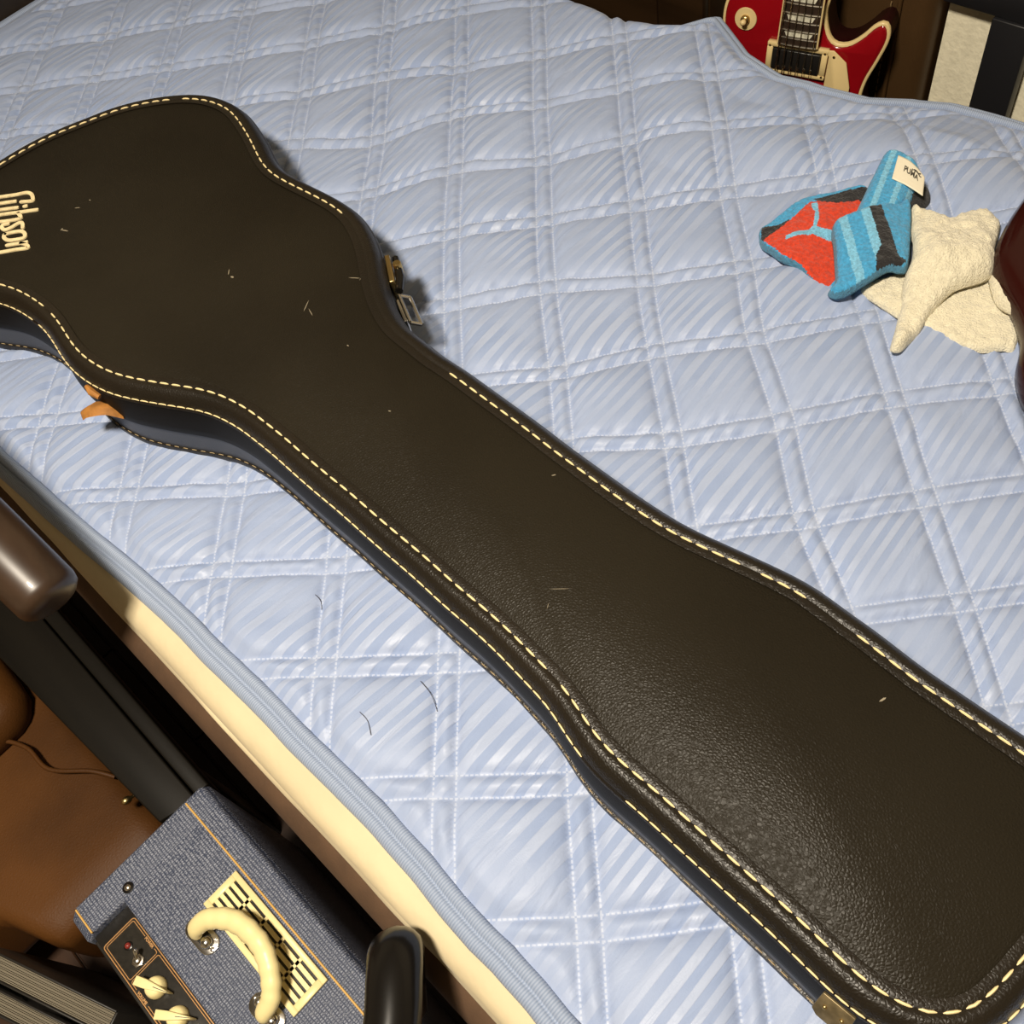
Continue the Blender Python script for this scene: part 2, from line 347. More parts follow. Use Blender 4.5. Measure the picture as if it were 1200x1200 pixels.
def rib_mat():
    m, nt, b = new_mat('ribbed_binding')
    uv = N(nt, 'ShaderNodeUVMap'); uv.uv_map = 'weave'
    sp = N(nt, 'ShaderNodeSeparateXYZ'); nt.links.new(uv.outputs[0], sp.inputs[0])
    fr = math_n(nt, 'FRACT', math_n(nt, 'ADD', math_n(nt, 'MULTIPLY', sp.outputs[0], 420.0), math_n(nt, 'MULTIPLY', sp.outputs[1], 0.8)))
    tri = math_n(nt, 'MULTIPLY', math_n(nt, 'ABSOLUTE', math_n(nt, 'SUBTRACT', fr, 0.5)), 2.0)
    nt.links.new(mix_n(nt, tri, (.23, .295, .43), (.385, .45, .585)), b.inputs['Base Color'])
    b.inputs['Roughness'].default_value = 0.55
    bp = N(nt, 'ShaderNodeBump', i_Strength=0.5, i_Distance=0.0015)
    nt.links.new(tri, bp.inputs['Height']); nt.links.new(bp.outputs['Normal'], b.inputs['Normal'])
    return m

def tolex_mat():
    m, nt, b = new_mat('blue_basketweave_vinyl')
    tc = N(nt, 'ShaderNodeTexCoord')
    sp = N(nt, 'ShaderNodeSeparateXYZ'); nt.links.new(tc.outputs['Object'], sp.inputs[0])
    wn = N(nt, 'ShaderNodeTexNoise', i_Scale=160.0, i_Detail=2.0); nt.links.new(tc.outputs['Object'], wn.inputs['Vector'])
    yz = math_n(nt, 'ADD', sp.outputs[1], sp.outputs[2])
    wob = math_n(nt, 'MULTIPLY', wn.outputs['Fac'], 1.6)
    w2 = N(nt, 'ShaderNodeTexNoise', i_Scale=520.0, i_Detail=1.0); nt.links.new(tc.outputs['Object'], w2.inputs['Vector'])
    ax = math_n(nt, 'ABSOLUTE', math_n(nt, 'SINE', math_n(nt, 'ADD', math_n(nt, 'MULTIPLY', sp.outputs[0], 1250.0), wob)))
    ay = math_n(nt, 'ABSOLUTE', math_n(nt, 'SINE', math_n(nt, 'ADD', math_n(nt, 'MULTIPLY', yz, 900.0), wob)))
    h = math_n(nt, 'MULTIPLY', math_n(nt, 'MINIMUM', ax, ay), math_n(nt, 'ADD', ramp(nt, w2.outputs['Fac'], .35, .65), 0.25))
    f = ramp(nt, h, 0.10, 0.95)
    nt.links.new(mix_n(nt, f, (.033, .044, .080), (.25, .27, .335)), b.inputs['Base Color'])
    b.inputs['Roughness'].default_value = 0.42
    bp = N(nt, 'ShaderNodeBump', i_Strength=0.7, i_Distance=0.0008)
    nt.links.new(h, bp.inputs['Height']); nt.links.new(bp.outputs['Normal'], b.inputs['Normal'])
    return m

QUILT_A = (.275, .350, .540)
QUILT_B = (.395, .460, .620)
M = {}
M['quilt'] = quilt_mat(); M['rib'] = rib_mat(); M['tolex'] = tolex_mat()
M['case_top'] = leather('black_case_vinyl', (.0136, .0108, .0066), (.0180, .0145, .0090), .40, 400, .8, .13)
M['case_edge'] = leather('black_case_edge_vinyl', (.010, .0075, .0045), (.015, .011, .0065), .38, 380, .8, .35)
M['case_side_lit'] = leather('lit_case_side_vinyl', (.040, .044, .056), (.048, .052, .066), .45, 420, .2, .5)  # same vinyl, lamplight on the base put into its blue-grey colour
M['thread'] = simple('cream_thread', (.84, .68, .36), .6)
M['dim_thread'] = simple('dim_thread', (.40, .30, .16), .7)
M['lid_side_shaded'] = leather('shaded_lid_side_vinyl', (.005, .0042, .0032), (.008, .0066, .005), .55, 420, .3, .10)  # near-black: shade on the lid wall is painted into this colour
M['logo'] = simple('worn_cream_logo', (.80, .66, .38), .5, noise=.15, nscale=150)
M['brass'] = simple('aged_brass', (.55, .40, .17), .32, metal=1)
M['dull_brass'] = simple('dull_brass', (.22, .17, .09), .5, metal=.7, noise=.3, nscale=120)
M['chrome'] = simple('chrome', (.72, .70, .66), .18, metal=1)
M['black_metal'] = simple('black_lacquer', (.007, .006, .005), .22, spec=.3)
M['tan_leather'] = simple('torn_tan_leather', (.36, .15, .028), .75, noise=.35, nscale=60, bump=.5, bscale=250)
M['scuff'] = simple('scuff', (.26, .22, .15), .7)
M['sheet'] = simple('cream_sheet', (.62, .52, .33), .75, noise=.04, nscale=12, bump=.5, bscale=22, bdist=.006, sheen=.1)
M['brown_fabric'] = simple('brown_fabric', (.085, .045, .022), .85, noise=.12, nscale=40, bump=.25, bscale=700)
M['dark_wood'] = wood('dark_wood', (.018, .011, .007), (.035, .02, .012), .4)
M['black_wood'] = wood('black_wood', (.005, .0042, .0032), (.009, .0075, .0055), .42); M['black_wood'].node_tree.nodes['Principled BSDF'].inputs['Specular IOR Level'].default_value = .12
M['arm_wood'] = wood('dark_glossy_wood', (.026, .014, .008), (.045, .025, .014), .36, (3, 45, 45), .08)
M['saddle'] = leather('brown_leather', (.044, .0165, .0034), (.090, .034, .0072), .55, 260, .6, .18)
M['bag'] = leather('brown_bag_leather', (.045, .023, .008), (.07, .037, .014), .45, 220, .35, .3)
M['bag_thread'] = simple('bag_thread', (.25, .16, .07), .7)
M['red_lacquer'] = simple('cherry_red_lacquer', (.27, .004, .008), .16, coat=.6)
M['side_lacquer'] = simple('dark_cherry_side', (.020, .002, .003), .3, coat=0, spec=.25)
M['maroon'] = simple('dark_maroon_lacquer', (.026, .004, .003), .16, coat=0, spec=.22)
M['cream_plastic'] = simple('cream_plastic', (.75, .58, .28), .38)
M['rosewood'] = simple('rosewood', (.030, .017, .010), .5, noise=.3, nscale=60)
M['pearl'] = simple('pearl_inlay', (.62, .60, .48), .2, noise=.35, nscale=130)
M['black_plastic'] = simple('black_plastic', (.012, .011, .010), .3)
M['nickel'] = simple('nickel', (.62, .57, .48), .25, metal=1)
M['amp_cream'] = simple('cream_handle_plastic', (.80, .68, .34), .4)
M['gold_piping'] = simple('gold_piping', (.60, .36, .10), .4)
M['copper_line'] = simple('copper_line', (.55, .30, .12), .4, metal=.5)
M['panel_black'] = simple('black_panel', (.020, .018, .015), .3, noise=.2, nscale=200)
M['jewel'] = simple('red_jewel', (.20, .02, .015), .15, coat=1)
M['wallpaper'] = simple('cream_wallpaper', (.50, .44, .33), .9, noise=.07, nscale=70, bump=.5, bscale=140, bdist=.002)
M['ceiling'] = simple('white_ceiling', (.55, .52, .46), .95)
M['panel_cream'] = simple('cream_mottled_panel', (.88, .82, .62), .85, noise=.06, nscale=70, bump=.5, bscale=140, bdist=.002)
M['floor'] = wood('brown_floorboards', (.028, .012, .005), (.05, .021, .008), .45, (3, 30, 10))
M['desk_black'] = simple('black_painted_wood', (.010, .010, .012), .45)
M['cabinet'] = wood('dark_brown_cabinet', (.022, .011, .004), (.04, .02, .008), .4)
M['paper'] = simple('page_edges', (.15, .128, .09), .85)
M['cover'] = simple('dark_cover', (.014, .012, .010), .5)
M['terry_cream'] = simple('cream_terry', (.78, .72, .54), .95, noise=.07, nscale=120, bump=1.0, bscale=520, bdist=.0026, sheen=.3)
def terry(n, c): return simple(n, c, .95, noise=.18, nscale=300, bump=.9, bscale=600, bdist=.002, sheen=.15)
M['t_blue'] = terry('blue_terry', (.055, .33, .60))
M['t_light'] = terry('pale_blue_terry', (.19, .49, .70))
M['t_red'] = terry('red_terry', (.62, .045, .012))
M['t_black'] = terry('black_terry', (.014, .013, .014))
M['t_trim'] = terry('dark_blue_trim', (.06, .20, .32))
M['label_white'] = simple('white_label', (.80, .74, .58), .6, bump=.2, bscale=900)
M['ink'] = simple('black_ink', (.05, .045, .035), .6)
M['hair'] = simple('dark_hair', (.05, .045, .05), .5)
M['lampshade'] = simple('white_lampshade', (.8, .78, .72), .6)
M['headboard'] = wood('headboard_wood', (.012, .008, .006), (.022, .014, .009), .5)

# ------------------------------------------------------------------ room shell
WX0, WX1, WY0, WY1, WZ = -1.3, 2.6, -2.7, 0.70, 2.4
def shell(name, lo, hi, mat):
    o = MB().box(lo, hi).build(name, mat, None, smooth=False); o['kind'] = 'structure'; return o
shell('wall_back', (WX0-.1, WY1, 0), (WX1+.1, WY1+.1, WZ), M['wallpaper'])
shell('wall_front', (WX0-.1, WY0-.1, 0), (WX1+.1, WY0, WZ), M['wallpaper'])
shell('wall_left', (WX0-.1, WY0, 0), (WX0, WY1, WZ), M['wallpaper'])
shell('wall_right', (WX1, WY0, 0), (WX1+.1, WY1, WZ), M['wallpaper'])
shell('ceiling', (WX0-.1, WY0-.1, WZ), (WX1+.1, WY1+.1, WZ+.1), M['ceiling'])
fl = shell('floor', (WX0-.1, WY0-.1, -.1), (WX1+.1, WY1+.1, -.006), M['floor'])
# floorboards: one piece each, running along the bed, in the strip the photograph can see
board_me = None
bi = 0
y = -1.50
while y < -0.15:
    for x0 in (-0.9 + (bi % 3)*.22, 0.0 + (bi % 3)*.22, 0.9 + (bi % 3)*.22):
        if board_me is None:
            ob = MB().box((0, 0, -.012), (.896, .088, 0)).build('board', M['floor'], fl, smooth=False, bevel=.0015, seg=1)
            board_me = ob.data
        else:
            ob = bpy.data.objects.new('board', board_me); COL.objects.link(ob); ob.parent = fl
        ob.location = (x0, y, 0)
    y += .0905; bi += 1

# ------------------------------------------------------------------ bed (mattress, base, legs, headboard)
BX0, BX1 = -0.785, 1.31
bed = empty('bed', (.3, -.28, 0), 'single bed with cream fitted sheet over a brown fabric base, under the quilted pad', 'bed')
def rounded_box_xy(lo, hi, r, rz, n=8, sub=24):
    """box with rounded vertical corners and rounded top edge, long sides subdivided"""
    x0, y0, z0 = lo; x1, y1, z1 = hi
    def ring(ins, z):
        P = []
        for cx, cy, a0 in ((x1-r, y1-r, 0), (x0+r, y1-r, 90), (x0+r, y0+r, 180), (x1-r, y0+r, 270)):
            for k in range(n+1):
                a = math.radians(a0 + 90*k/n)
                P.append((cx + (r-ins)*math.cos(a), cy + (r-ins)*math.sin(a), z))
        return P
    rings = [ring(0, z0), ring(0, (z0+z1-rz)/2)]
    for k in range(n+1):
        a = math.pi/2*k/n
        rings.append(ring(rz*(1-math.cos(a)), z1 - rz + rz*math.sin(a)))
    return MB().loft(rings, True)
# fitted sheet: long subdivided side so that it wrinkles
mb = rounded_box_xy((BX0, -.799, .398), (BX1, .165, .434),   .05, .020)
mb.build('fitted_sheet', M['sheet'], bed)
# soft lower hem of the sheet: a wavy skirt hanging over the brown base
sk = []
xs = np.arange(BX0+.04, BX1-.04, .012)
lo = .397 + .020*vnoise(xs*6.0, xs*0+3.3) + .014*vnoise(xs*19, xs*0+9.1)
wav = .0035*vnoise(xs*14, xs*0+1.7)
rows = []
for t in np.linspace(0, 1, 8):
    rows.append([(x, -.7980 - .0045*math.sin(t*2.2) + w*t, .4095*(1-t) + (l-.004)*t) for x, l, w in zip(xs, lo, wav)])
MB().loft(rows, cap=False, closed=False).build('sheet_hem', M['sheet'], bed)
rounded_box_xy((BX0+.005, -.820, .20), (BX1-.005, .175, .402), .05, .034).build('mattress', M['brown_fabric'], bed)
MB().box((BX0-.01, -.792, .13), (BX1+.01, .165, .198)).build('bed_frame', M['dark_wood'], bed, bevel=.004)
for lx in (BX0+.05, .915, BX1-.06):
    for ly in (-.77, .12):
        MB().box((lx-.018, ly-.018, 0), (lx+.018, ly+.018, .135)).build('leg', M['dark_wood'], bed, bevel=.002)
MB().box((BX0-.09, -.80, 0), (BX0-.045, .24, .70)).build('headboard', M['headboard'], bed, bevel=.006)

# ------------------------------------------------------------------ quilted bed pad
pins = np.array(QUILT_PINS)
def tps_fit(P, F, lam):
    n = len(P)
    d = np.linalg.norm(P[:, None]-P[None], axis=2); K = d*d*np.log(d+1e-9) + lam*np.eye(n)
    A = np.zeros((n+3, n+3)); A[:n, :n] = K; A[:n, n] = 1; A[:n, n+1:] = P; A[n, :n] = 1; A[n+1:, :n] = P.T
    return np.linalg.solve(A, np.vstack([F, np.zeros((3, F.shape[1]))]))
TW = tps_fit(pins[:, :2], pins[:, 2:], 2e-4)
def weave(P):
    out = np.zeros((len(P), 2))
    for i in range(0, len(P), 20000):
        q = P[i:i+20000]; d = np.linalg.norm(q[:, None]-pins[None, :, :2], axis=2)
        out[i:i+20000] = (d*d*np.log(d+1e-9)) @ TW[:-3] + TW[-3] + q @ TW[-2:]
    return out
hn = np.array(HEM_NEAR); fe = np.array(FAR_EDGE)
hn = np.vstack([[-.76, -.776], [-.3, -.778], hn, [1.1, -.770], [1.35, -.772]])
fe = np.vstack([[-.84, .225], [-.3, .228], [.03, .232], fe, [1.0, .27], [1.35, .262]])
fe[:, 1] += np.clip((fe[:, 0]-.42)/.1, 0, 1)*.013
fe[fe[:, 0] > .05, 1] += np.clip((.32 - fe[fe[:, 0] > .05, 0])/.16, 0, 1)*.026
def y_near(x): return np.interp(x, hn[:, 0], hn[:, 1])
def y_far(x): return np.interp(x, fe[:, 0], fe[:, 1])
def sag(x, y):
    """height of the pad before the quilting: soft swells and the roll-over at its edges"""
    z = .4475 + .006*vnoise(x*4.1+5, y*4.1+2) + .004*vnoise(x*9+1, y*9+7)
    yn, yf = y_near(x), y_far(x)
    e = np.clip((yn + .035 - y)/.035, 0, 1); z = z - .007*e**2
    hang = np.clip((.23 - x)/.08, 0, 1)              # beyond x = .2 the far side hangs over the mattress edge
    e = np.clip((y - (yf - .05))/.05, 0, 1); z = z - (.010 + .035*hang)*e**2.2 - .014*np.clip((y-(yf-.085))/.05, 0, 1)*np.clip((x-.42)/.12, 0, 1) + .010*np.sin(np.pi*np.clip((y-(yf-.22))/.15, 0, 1))*np.clip((x-.2)/.15, 0, 1)
    e = np.clip((-.74 - x)/.07, 0, 1); z = z - .022*e**2
    e = np.clip((x - 1.26)/.06, 0, 1); z = z - .022*e**2
    return z
def quilting(u, v):
    def d(a):
        f = np.abs((a+.5) % 1 - .5); return np.abs(f - .085)
    du, dv = d(u), d(v)
    p = lambda q: 1 - np.exp(-q/.075)
    puff = p(du)*p(dv)
    seam = np.maximum(np.exp(-(du/.022)**2), np.exp(-(dv/.022)**2))
    return .0085*puff - .0012*seam
nx, ny = 760, 400
gx = np.linspace(-.805, 1.32, nx); tt = np.linspace(0, 1, ny)
GX, GT = np.meshgrid(gx, tt, indexing='ij')
GY = y_near(GX)*(1-GT) + y_far(GX)*GT
P2 = np.stack([GX.ravel(), GY.ravel()], 1)
W2 = weave(P2)
S = sag(P2[:, 0], P2[:, 1])
edge = np.minimum(np.minimum(P2[:, 1]-y_near(P2[:, 0]), y_far(P2[:, 0])-P2[:, 1]), P2[:, 0]+.765)
pk = vnoise(P2[:, 0]*60, P2[:, 1]*22)*.0020 + vnoise(P2[:, 0]*30+9, P2[:, 1]*30)*.002
WS = W2[:, 0] + W2[:, 1]
SS = WS/0.195 + .28*np.sin(4.6*WS)
patch_ = np.clip(.5 + 1.6*vnoise(P2[:, 0]*8+3, P2[:, 1]*8+11), 0, 1)*np.clip(1.15 - .55*(P2[:, 0]+.6), .25, 1)
pk = pk + .00085*patch_*np.sin(2*np.pi*SS + 2.0*vnoise(P2[:, 0]*20, P2[:, 1]*20))
def sd(a): return np.abs(np.abs((a+.5) % 1 - .5) - .085)
for a_, b_ in ((0, 1), (1, 0)):
    pk = pk + .0030*np.exp(-sd(W2[:, a_])/.06)*(1-np.exp(-(sd(W2[:, a_])/.02)**2))*vnoise(W2[:, b_]*17 + 31*a_, W2[:, a_]*3)
Z = S + (quilting(W2[:, 0], W2[:, 1]) + pk)*np.clip(edge/.02, .15, 1)
verts = np.c_[P2, Z]
idx = np.arange(nx*ny).reshape(nx, ny)
quads = np.stack([idx[:-1, :-1], idx[1:, :-1], idx[1:, 1:], idx[:-1, 1:]], -1).reshape(-1, 4)
pad = empty('quilted_bed_pad', (.3, -.28, .44), 'light blue striped quilted bed pad with diamond stitching, spread over the bed', 'bed pad')
me = bpy.data.meshes.new('quilted_top')
me.vertices.add(len(verts)); me.vertices.foreach_set('co', verts.ravel())
me.loops.add(quads.size); me.loops.foreach_set('vertex_index', quads.ravel().astype(np.int32))
me.polygons.add(len(quads)); me.polygons.foreach_set('loop_start', np.arange(0, quads.size, 4).astype(np.int32))
me.polygons.foreach_set('loop_total', np.full(len(quads), 4, np.int32))
me.update(calc_edges=True)
uvl = me.uv_layers.new(name='weave'); uvl.data.foreach_set('uv', W2[quads.ravel()].ravel())
link_mesh('quilted_top', me, M['quilt'], pad)

def quilt_z(x, y):
    p = np.array([[x, y]]); w = weave(p)
    return float(sag(p[:, 0], p[:, 1])[0] + quilting(w[:, 0], w[:, 1])[0])

def binding(path, nrm, name, width=.0245, droop=.007):
    """two-ribbed edge tape following path (x,y,z); nrm = outward direction in plan"""
    path = np.array(path); prof = []
    for k in range(17):
        t = k/16
        rib = abs(math.sin(t*math.pi*2.0))**.6
        prof.append((t*width,   .0046*rib + .0008 - droop*t**1.6))
    prof += [(width-.001, -droop-.004), (.0, -.004)]
    n = len(prof); L = np.r_[0, np.cumsum(np.linalg.norm(np.diff(path, axis=0), axis=1))]
    v = []; uv = []
    for (p, l, nn) in zip(path, L, nrm):
        for (o_, h) in prof:
            v.append((p[0]+nn[0]*o_, p[1]+nn[1]*o_, p[2]+h)); uv.append((l, o_/width))
    f = []
    for i in range(len(path)-1):
        for k in range(n):
            k2 = (k+1) % n; f.append((i*n+k, i*n+k2, (i+1)*n+k2, (i+1)*n+k))
    o = obj(name, v, f, M['rib'], pad)
    ul = o.data.uv_layers.new(name='weave')
    li = np.zeros(len(o.data.loops), np.int32); o.data.loops.foreach_get('vertex_index', li)
    ul.data.foreach_set('uv', np.array(uv)[li].ravel())
    return o
bx = np.arange(-.805, 1.32, .006)
wob = .0022*vnoise(bx*9, bx*0+4) + .0012*vnoise(bx*30, bx*0+8)
pn = np.c_[bx, y_near(bx)+.004+wob, sag(bx, y_near(bx)+.004)+.0005+wob*.6]
binding(pn, [(0, -1)]*len(pn), 'binding')
pf = np.c_[bx, y_far(bx)-.004+wob, sag(bx, y_far(bx)-.004)+.0005]
binding(pf, [(0, 1)]*len(pf), 'binding', .022, .010)
by = np.arange(-.805, .19, .006)
ph = np.c_[by*0-.802, by, sag(by*0-.802, by)]
binding(ph, [(-1, 0)]*len(ph), 'binding')
by = np.arange(-.77, .26, .006)
pe = np.c_[by*0+1.317, by, sag(by*0+1.317, by)]
binding(pe[::-1], [(1, 0)]*len(pe), 'binding')

# ------------------------------------------------------------------ guitar case
CZ = .4505
case = empty('guitar_case', (.42, -.51, CZ), 'long black vinyl guitar case with cream edge stitching lying closed on the bed', 'guitar case')
outl = STITCH_NEAR + [[1.0862, -.52], [1.0858, -.49], [1.080, -.462], [1.067, -.444], [1.048, -.436]] + STITCH_FAR[::-1][0:] + \
    [[-.2525, -.58], [-.2435, -.622], [-.225, -.656], [-.196, -.681], [-.158, -.690], [-.118, -.681], [-.083, -.664]]
# smooth and resample
OUT = resample(catmull(outl, 5, True), .010, True)
for _ in range(2):
    OUT = (np.roll(OUT, 1, 0) + 2*OUT + np.roll(OUT, -1, 0))/4
tan = np.roll(OUT, -1, 0) - np.roll(OUT, 1, 0); tan /= np.linalg.norm(tan, axis=1)[:, None]
NRM = np.stack([tan[:, 1], -tan[:, 0]], 1)          # outline runs counter-clockwise: outward normal
if np.sum((OUT - OUT.mean(0))*NRM) < 0: NRM = -NRM
def ring(off, h): return [(p[0]+n[0]*off, p[1]+n[1]*off, CZ+h) for p, n in zip(OUT, NRM)]
HT = .0950
MB().loft([ring(.0120, .038), ring(.0190, .0385), ring(.0203, .041), ring(.0202, .050), ring(.0165, .078), ring(.0140, .0845), ring(.008, .0900), ring(0, .0930)], cap=True).build('lid', M['lid_side_shaded'], case)
# flat top panel: slightly domed inner sheet
MB().loft([ring(-.0065, HT-.0020), ring(-.0085, HT-.0006)], cap=True).build('lid_panel', M['case_top'], case)
# sewn edge binding with a padded bead
prof = [(-.0075, HT-.0012), (-.0078, HT+.0004), (-.0045, HT+.0008), (-.0012, HT+.0005), (0, HT-.0001), (.0012, HT+.0006), (.0036, HT+.0014), (.0066, HT+.0009),
        (.0098, HT-.0012), (.0128, HT-.0048), (.0148, HT-.0085), (.0158, HT-.0110), (.0160, HT-.0118), (.0174, HT-.0130), (.0182, HT-.0160), (.0172, HT-.0170)]
MB().loft([ring(a, b) for a, b in prof], cap=False).build('edge_binding', M['case_edge'], case)
MB().loft([ring(.0150, .001), ring(.0180, .002), ring(.0165, .048)], cap=True).build('case_base', M['case_side_lit'], case)
MB().loft([ring(.0175, .0), ring(.0202, .0008), ring(.0208, .004), ring(.0200, .0075), ring(.0178, .008)], cap=False).build('base_binding', M['case_edge'], case)

def stitch_row(off, h, name, skip=None, length=.0105, gap=.0034, r=.0009, mat='thread'):
    line = np.array(ring(off, h)); line = np.vstack([line, line[:1]])
    d = np.r_[0, np.cumsum(np.linalg.norm(np.diff(line, axis=0), axis=1))]
    s = 0; mb = MB(); rs = random.Random(3)
    at = lambda q: np.array([np.interp(q, d, line[:, k]) for k in range(3)])
    while s + length < d[-1]:
        a, m, b = at(s), at(s+length/2), at(s+length)
        s += length + gap
        if skip is not None and skip(m): 
            if name == 'side_stitching' or rs.random() < .93: continue
        if rs.random() < .015: continue
        up = np.array([0, 0, r*.8])
        mb.tube([a - up, a*.8+b*.2+(up*.3), m+up*.5, a*.2+b*.8+(up*.3), b - up], [r*.55, r, r*1.05, r, r*.55], n=6)
    o = mb.build(name, M[mat], case); o['kind'] = 'stuff'; o['label'] = 'cream thread stitches'
    return o
stitch_row(0, HT+.0002, 'top_stitching', lambda m: (.20 < m[0] < .46 and m[1] > -.46) or (.742 < m[0] < .752 and m[1] < -.55) or (.845 < m[0] < .885 and m[1] > -.5))
stitch_row(.0168, HT-.0120, 'side_stitching', lambda m: m[1] > -.53 or .80 < m[0] < .84, .0095, .0014, .0007)
stitch_row(.0192, .0085, 'base_stitching', None, .006, .005, .0004, 'dim_thread')

# raised cream lettering on the lid (flat strokes)
def ribbon(pts, w, z0, z1):
    P = resample(catmull([p for p in pts], 6), .0012)
    t = np.gradient(P, axis=0); t /= np.linalg.norm(t, axis=1)[:, None] + 1e-12
    n = np.stack([-t[:, 1], t[:, 0]], 1)
    rings = []
    ends = [(-.6*w*.5, .75)] ; 
    Q = [P[0] - t[0]*w*.35] + list(P) + [P[-1] + t[-1]*w*.35]
    NN = [n[0]*.55] + list(n) + [n[-1]*.55]
    for p, q in zip(Q, NN):
        a, b = p + q*w/2, p - q*w/2
        rings.append([(a[0], a[1], z0), (a[0], a[1], z1), (b[0], b[1], z1), (b[0], b[1], z0)])
    return rings
mb = MB()
for st in LOGO: mb.loft(ribbon(st, .0046, CZ+HT-.001, CZ+HT+.0009))
mb.build('lettering', M['logo'], case, smooth=False)['label'] = 'raised cream script lettering reading Gibson'

# scuffs: thin raised flecks of bare vinyl and loose thread
mb = MB()
for (x, y, a, l, w) in [(-.064, -.5535, 20, .012, .0016), (-.0685, -.5545, 110, .004, .0018), (-.085, -.522, 40, .007, .0010), (-.083, -.505, 10, .003, .0012), (.165, -.4785, -45, .009, .0010), (.1745, -.481, 5, .0045, .0024),
                        (.277, -.460, -60, .016, .0009), (.288, -.4632, -20, .012, .0008), (.290, -.404, 30, .013, .0008), (.296, -.398, 100, .011, .0009), (.697, -.538, 40, .016, .0004), (.934, -.4595, 70, .006, .0016),
                        (.62, -.46, 50, .004, .001), (.45, -.50, 20, .003, .001), (.74, -.598, 100, .013, .0011), (.70, -.555, 120, .005, .0004), (.355, -.47, 0, .003, .001), (.861, -.4275, 60, .007, .0009), (.879, -.430, 80, .008, .0009)]:
    Mx = T(x, y, CZ+HT-.0006) @ rot('Z', a)
    mb.prism([(-l/2, 0), (-l*.2, -w/2), (l*.3, -w*.4), (l/2, 0), (l*.2, w/2), (-l*.25, w*.3)], -.0006, .0003, Mx)
o = mb.build('scuff_marks', M['scuff'], case, smooth=False); o['kind'] = 'stuff'; o['label'] = 'pale scuffs and thread ends'

# far-side latch of brass and chrome
def wall_pt(x, far=True, off=.0205, h=.06):
    k = [i for i in range(len(OUT)) if (OUT[i, 1] > -.515) == far]
    i = min(k, key=lambda q: abs(OUT[q, 0]-x))
    return Vector((OUT[i, 0]+NRM[i, 0]*off, OUT[i, 1]+NRM[i, 1]*off, CZ+h)), Vector((NRM[i, 0], NRM[i, 1], 0)), Vector((tan[i, 0], tan[i, 1], 0))
def wall_M(x, far=True, off=.0205, h=.06):
    p, n, t = wall_pt(x, far, off, h)
    zz = Vector((0, 0, 1))
    return Matrix(((t.x, n.x, 0, p.x), (t.y, n.y, 0, p.y), (t.z, n.z, 1, p.z), (0, 0, 0, 1)))
Mw = wall_M(.286, True, .0225, .060)
latch = MB().box((-.022, -.004, -.024), (.020, .002, .020), Mw).build('latch', M['brass'], case, bevel=.0012)
MB().tube([Mw @ Vector((-.030, .0035, .012)), Mw @ Vector((-.012, .0075, .012)), Mw @ Vector((.024, .0065, .008))], [.0045, .005, .004], n=8).build('lever', M['black_metal'], latch)
MB().lathe([(.004, -.008), (.0048, -.007), (.0048, .007), (.004, .008)], Mw @ T(.006, .0075, .010), 14).build('hinge_pin', M['brass'], latch)
Mw2 = wall_M(.336, True, .0225, .060)
lp = MB()
for a, b in (((-.022, .003, .012), (.020, .003, .012)), ((.020, .003, .012), (.020, .013, .004)), ((.020, .013, .004), (-.022, .013, .004)), ((-.022, .013, .004), (-.022, .003, .012))):
    lp.tube([Mw2 @ Vector(a), Mw2 @ Vector(b)], .0022, n=8)
lp.build('wire_loop', M['chrome'], latch)
MB().box((-.018, -.003, -.020), (.016, .0015, .012), Mw2).build('catch_plate', M['chrome'], latch, bevel=.001)
# near-side brass hinge plate below the head
Mh = wall_M(1.0235, False, .0222, .0660) @ rot('X', 36) @ Matrix.Scale(.76, 4)
hp = MB().prism([(-.016, -.012), (-.010, -.016), (.011, -.016), (.016, -.011), (.015, .010), (-.015, .010)], -.002, .0016, Mh @ rot('X', 90) @ Matrix.Scale(-1, 4, (0, 0, 1))).build('hinge_plate', M['dull_brass'], case, bevel=.0006)
for sx in (-.008, .008):
    MB().lathe([(.0022, 0), (.0022, .0024), (.0012, .0032)], Mh @ T(sx, 0, -.002) @ rot('X', -90), 10).build('rivet', M['brass'], hp)
# torn tan leather left of the carrying handle
strip = []
sv = Vector((.72, -.69, .1)).normalized()
for (cx, cy, cz, w) in [(.179, -.6585, .494, .0050), (.174, -.6615, .500, .0078), (.168, -.6655, .5045, .0092), (.161, -.6710, .5055, .0105), (.153, -.6770, .5040, .0112), (.1475, -.6815, .5010, .0098), (.1435, -.6845, .498, .0106), (.140, -.6870, .496, .0050)]:
    c = Vector((cx, cy, cz))
    strip.append([c - sv*w, c - sv*w*.35 + Vector((0, 0, .004)), c + sv*w*.4 + Vector((0, 0, .0045)), c + sv*w, c + sv*w*.3 - Vector((0, 0, .002)), c - sv*w*.3 - Vector((0, 0, .002))])
MB().loft(strip).build('torn_handle_strap', M['tan_leather'], case)['label'] = 'torn tan leather stub of the missing handle'
Mt, tn, tt_ = wall_pt(.158, False, .0190, HT-.017)
MB().tube([Mt - tt_*.009 + tn*.001, Mt + tn*.003 - Vector((0, 0, .002)), Mt + tt_*.009 + tn*.002 - Vector((0, 0, .006))], [.0025, .0042, .003], n=7).build('leather_scrap', M['tan_leather'], case)['label'] = 'small tan leather scrap under the stitching'

